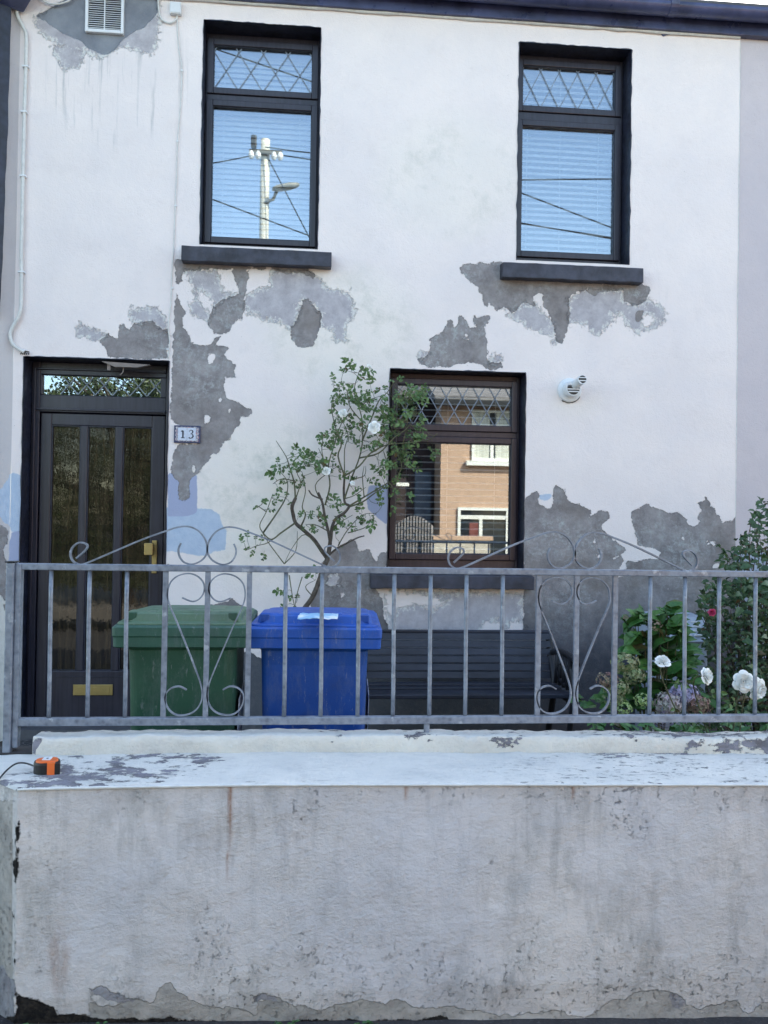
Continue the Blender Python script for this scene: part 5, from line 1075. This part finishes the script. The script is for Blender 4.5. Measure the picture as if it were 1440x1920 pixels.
# ------------------------------------------------------------------ across the street (seen mirrored in the glass)
YO = -12.0
op = thing('opposite_house', 'sunlit peach rendered house across the street mirrored in the downstairs window', 'house', (2.5, YO, 0))
M['peach'] = simple('peach_render', (.53, .35, .245), .85, var=.06); M['white_paint'] = simple('white_paint', (.78, .77, .70), .5, var=.04); M['dark_glass'] = simple('dark_glass', (.02, .025, .03), .1); M['curtain'] = simple('curtain', (.60, .60, .52), .8, var=.3, scale=6, stretch=(6, 1, .1)); M['red_cloth'] = simple('red_cloth', (.20, .06, .05), .8)
xo = mir(826, 900, YO).x; ze = mir(890, 757, YO).z
MB().box(xo, xo+9, YO-6, YO, 0, ze).build('wall', M['peach'], op)
b = MB(); b.hexa([(xo-.2, YO+.35, ze-.05), (xo+9, YO+.35, ze-.05), (xo+9, YO+.35, ze+.10), (xo-.2, YO+.35, ze+.10)], [(xo-.2, YO-3, ze+1.2), (xo+9, YO-3, ze+1.2), (xo+9, YO-3, ze+1.3), (xo-.2, YO-3, ze+1.3)]); b.hexa([(xo-.2, YO-6, ze-.05), (xo+9, YO-6, ze-.05), (xo+9, YO-6, ze+.10), (xo-.2, YO-6, ze+.10)], [(xo-.2, YO-3, ze+1.2), (xo+9, YO-3, ze+1.2), (xo+9, YO-3, ze+1.3), (xo-.2, YO-3, ze+1.3)]); b.build('roof', simple('roof_grey', (.22, .20, .19), .8), op)
MB().box(xo-.2, xo+9, YO+.3, YO+.42, ze-.10, ze+.02).build('gutter', M['black_plastic'], op)
def opwin(x0p, y0p, x1p, y1p, mull, sillp=None, trans=None, curtain=True):
    a = mir(x0p, y0p, YO); c = mir(x1p, y1p, YO); b = MB(); x0_, x1_, z0_, z1_ = a.x, c.x, c.z, a.z; t_ = .06
    frame_rect(b, x0_, x1_, z0_, z1_, t_, t_, t_, t_, YO, YO+.05)
    for m_ in mull: q_ = mir(m_, 900, YO).x; b.box(q_-.035, q_+.035, YO, YO+.045, z0_+t_, (mir(m_, trans, YO).z-.041) if trans else z1_-t_)
    if trans: zt_ = mir(900, trans, YO).z; b.box(x0_+t_, x1_-t_, YO, YO+.04, zt_-.04, zt_+.04)
    f_ = b.build('window', M['white_paint'], op)
    MB().box(x0_+t_, x1_-t_, YO+.005, YO+.012, z0_+t_, z1_-t_).build('pane', M['dark_glass'], f_)
    if curtain:
        for m0, m1 in ((x0_+t_, x0_+t_+(x1_-x0_)*.36), (x1_-t_-(x1_-x0_)*.36, x1_-t_)): MB().box(m0, m1, YO+.013, YO+.018, z0_+t_, z1_-t_).build('curtain', M['curtain'], f_)
    if sillp: MB().box(x0_-.12, x1_+.12, YO, YO+.14, z0_-.10, z0_-.001).build('sill', M['white_paint'], f_)
    return f_
opwin(885, 768, 962, 866, [921], True, 800)
w2 = opwin(858, 951, 952, 1062, [902], None, 970, False)
a = mir(880, 980, YO); c = mir(899, 1055, YO); MB().box(a.x, c.x, YO+.013, YO+.02, c.z, a.z).build('curtain', M['red_cloth'], w2)
# dark brown annexe left of it, with a blank dark brown face
an = thing('brown_building', 'dark brown rendered building beside the peach house across the street', 'building', (0, YO-1, 0))
MB().box(xo-6.0, xo-.01, YO-5, YO-.8, 0, ze+.2).build('wall', simple('brown_render', (.050, .034, .034), .9), an)
a = mir(787, 880, YO); MB().box(a.x, a.x+.35, YO-.8, YO-.75, .9, a.z).build('window', simple('annexe_window', (.10, .13, .17), .2), an)
b = MB(); b.hexa([(xo-6.2, YO-.5, ze+.15), (xo-.01, YO-.5, ze+.15), (xo-.01, YO-.5, ze+.3), (xo-6.2, YO-.5, ze+.3)], [(xo-6.2, YO-3, ze+1.2), (xo-.01, YO-3, ze+1.2), (xo-.01, YO-3, ze+1.3), (xo-6.2, YO-3, ze+1.3)]); b.build('roof', simple('roof_dark', (.13, .12, .12), .8), an)
a = mir(742, 904, YO+.5); c = mir(769, 911, YO+.5)
sg = MB().box(a.x, c.x, YO+.3, YO+.33, c.z, a.z).build('name_plate', M['white_paint'], None); tag(sg, 'small white plate on a pole across the street seen mirrored at the window edge', 'plate')
# arched gate with vertical bars, low wall
YG = -10.6
gt = thing('street_gate', 'arched grey metal gate across the street mirrored low in the window', 'gate', (mir(775, 1000, YG).x, YG, 0))
b = MB(); a = mir(741, 985, YG); c = mir(812, 1013, YG); w_ = c.x-a.x; zt_ = mir(775, 967, YG).z; poly = [(a.x, .15), (c.x, .15), (c.x, a.z)]+[(c.x-w_*t, a.z+(zt_-a.z)*math.sin(math.pi*t)) for t in np.linspace(.08, .92, 12)]+[(a.x, a.z)]
b.prism(poly, YG-.03, YG); b.build('panel', simple('gate_panel', (.30, .27, .26), .6), gt)
b = MB(); [b.box(x_-.008, x_+.008, YG+.001, YG+.02, .15, a.z+(zt_-a.z)*math.sin(math.pi*(x_-a.x)/w_)) for x_ in np.linspace(a.x+.05, c.x-.05, 12)]; b.build('bars', M['black_plastic'], gt)
ow_ = thing('street_wall', 'low cream wall with capping in front of the peach house', 'wall', (mir(850, 1030, YG).x, YG, 0))
a = mir(812, 1004, YG); MB().box(c.x+.02, c.x+1.1, YG-.15, YG, 0, a.z-.08).build('wall', simple('low_wall', (.50, .44, .36), .8), ow_); MB().box(c.x, c.x+1.15, YG-.18, YG+.03, a.z-.08, a.z).build('capping', M['peach'], ow_)

# utility pole with lamp and wires
YP = -9.9
PT = mir(498, 262, YP); pole = thing('utility_pole', 'pale utility pole with insulators and wires mirrored in the left upstairs window', 'pole', (PT.x, YP, 0))
M['pole'] = simple('pole_paint', (.62, .60, .52), .6, var=.1, scale=4)
b = MB(); b.tube([(PT.x, YP, z) for z in np.linspace(0, PT.z, 8)], [.095-.002*i for i in range(8)], 14); b.build('shaft', M['pole'], pole, smooth=True)
MB().box(PT.x-.28, PT.x+.30, YP+.09, YP+.15, PT.z-.30, PT.z-.24).build('crossarm', simple('crossarm', (.12, .12, .11), .7), pole)
for dx_ in (-.24, -.12, .16, .27): b = MB(); b.loft([[(PT.x+dx_+r_*math.cos(a), YP+.12+r_*math.sin(a), PT.z+z_) for a in np.linspace(0, 2*math.pi, 12, endpoint=False)] for z_, r_ in ((-.40, .03), (-.36, .055), (-.30, .05), (-.26, .03))]); b.build('insulator', M['white_plastic'], pole)
b = MB(); b.box(PT.x-.25, PT.x-.15, YP+.09, YP+.2, PT.z-.22, PT.z+.0); b.build('bracket', M['black_plastic'], pole, bevel=.02)
la = mir(504, 378, YP); lh = mir(532, 359, YP)
b = MB(); b.tube([(PT.x, YP+.06, la.z-.05), (la.x+.08, YP+.12, la.z), (lh.x-.1, YP+.2, lh.z-.03)], .03, 8); b.build('lamp_arm', simple('lamp_grey', (.22, .22, .20), .5), pole)
b = MB(); b.loft([[(lh.x+s_, YP+.2+w_*math.cos(a), lh.z+s_*.22+h_*math.sin(a)) for a in np.linspace(0, 2*math.pi, 12, endpoint=False)] for s_, w_, h_ in ((-.20, .03, .03), (-.12, .09, .055), (.10, .11, .06), (.24, .07, .04), (.28, .02, .02))]); b.build('lamp_head', simple('lamp_head', (.30, .30, .27), .4), pole, smooth=True)
b = MB(); tl_ = mir(510, 440, YP-1.5)
def wire(p, q, sag, r_=.011): 
    P_ = [Vector(p).lerp(Vector(q), t)-Vector((0, 0, sag*4*t*(1-t))) for t in np.linspace(0, 1, 14)]; b_ = MB(); b_.tube(P_, r_, 5); b_.build('wire', M['black_plastic'], pole)
T_ = Vector((PT.x, YP+.12, PT.z-.28))
def ext(p, q, k_=1.6): p = Vector(p); q = Vector(q); return p+(q-p)*k_
wire(T_, ext(T_, mir(640, 308, YP)), .0); wire(T_+Vector((0, 0, .1)), ext(T_, mir(640, 292, YP), 2.), .05); wire(T_, ext(T_, mir(585, 455, YP+1), 1.3), 0); wire(T_, ext(T_, mir(330, 305, YP), 2), .1)
wire(mir(330, 348, YP+2), mir(660, 472, YP+2), .0); wire(mir(900, 338, -8.5), mir(1260, 334, -8.5), .0, .012); wire(mir(900, 332, -8), mir(1260, 470, -8), 0); wire(mir(900, 407, -9), mir(1260, 463, -9), .0, .012); wire(mir(900, 404, -9), mir(1260, 468, -9), .0, .009); wire(mir(340, 70, -8), mir(680, 185, -8), 0)

# tree mirrored in the door panes
tr = thing('broadleaf_tree', 'bushy green tree across the street mirrored in the front door glass', 'tree', (mir(220, 1000, -10).x, -10, 0))
cxy = mir(235, 1000, -10).x; tzt = mir(200, 690, -10).z
b = MB(); b.tube([(cxy, -10, 0), (cxy+.1, -10, 1.0), (cxy, -10.1, 2.2), (cxy+.2, -10, 3.3)], [.16, .13, .10, .05], 10)
for i in range(12): a = i*.9; b.tube([(cxy, -10, .8+i*.2), (cxy+.7*math.cos(a), -10+.5*math.sin(a), 1.3+i*.24), (cxy+1.2*math.cos(a), -10+.9*math.sin(a), 1.5+i*.26)], [.05, .03, .015], 6)
b.build('trunk', M['bark'], tr)
lv = MB()
tx0_, tx1_ = mir(70, 900, -10).x, mir(345, 900, -10).x
for i in range(26000):
    x_ = rnd.uniform(tx0_-.1, tx1_); z_ = .3+4.2*rnd.random(); p_ = Vector((x_, -10+rnd.uniform(-.9, .5)+.35*mn.noise(Vector((x_*2.2, z_*2.2, 0))), z_))
    top = tzt-.12+.30*mn.noise(Vector((x_*2.5, 2, 0)))+.12*mn.noise(Vector((x_*9, 2, 0)))-max(0, (mir(118, 720, -10).x-x_))*1.3
    if z_ > top or mn.noise(p_*2.1) < -.42: continue
    leaf(lv, p_, rv_(), rv_(), rnd.uniform(.05, .10), .05)
lv.build('crown', M['tree_leaf'], tr)
lvh = MB()
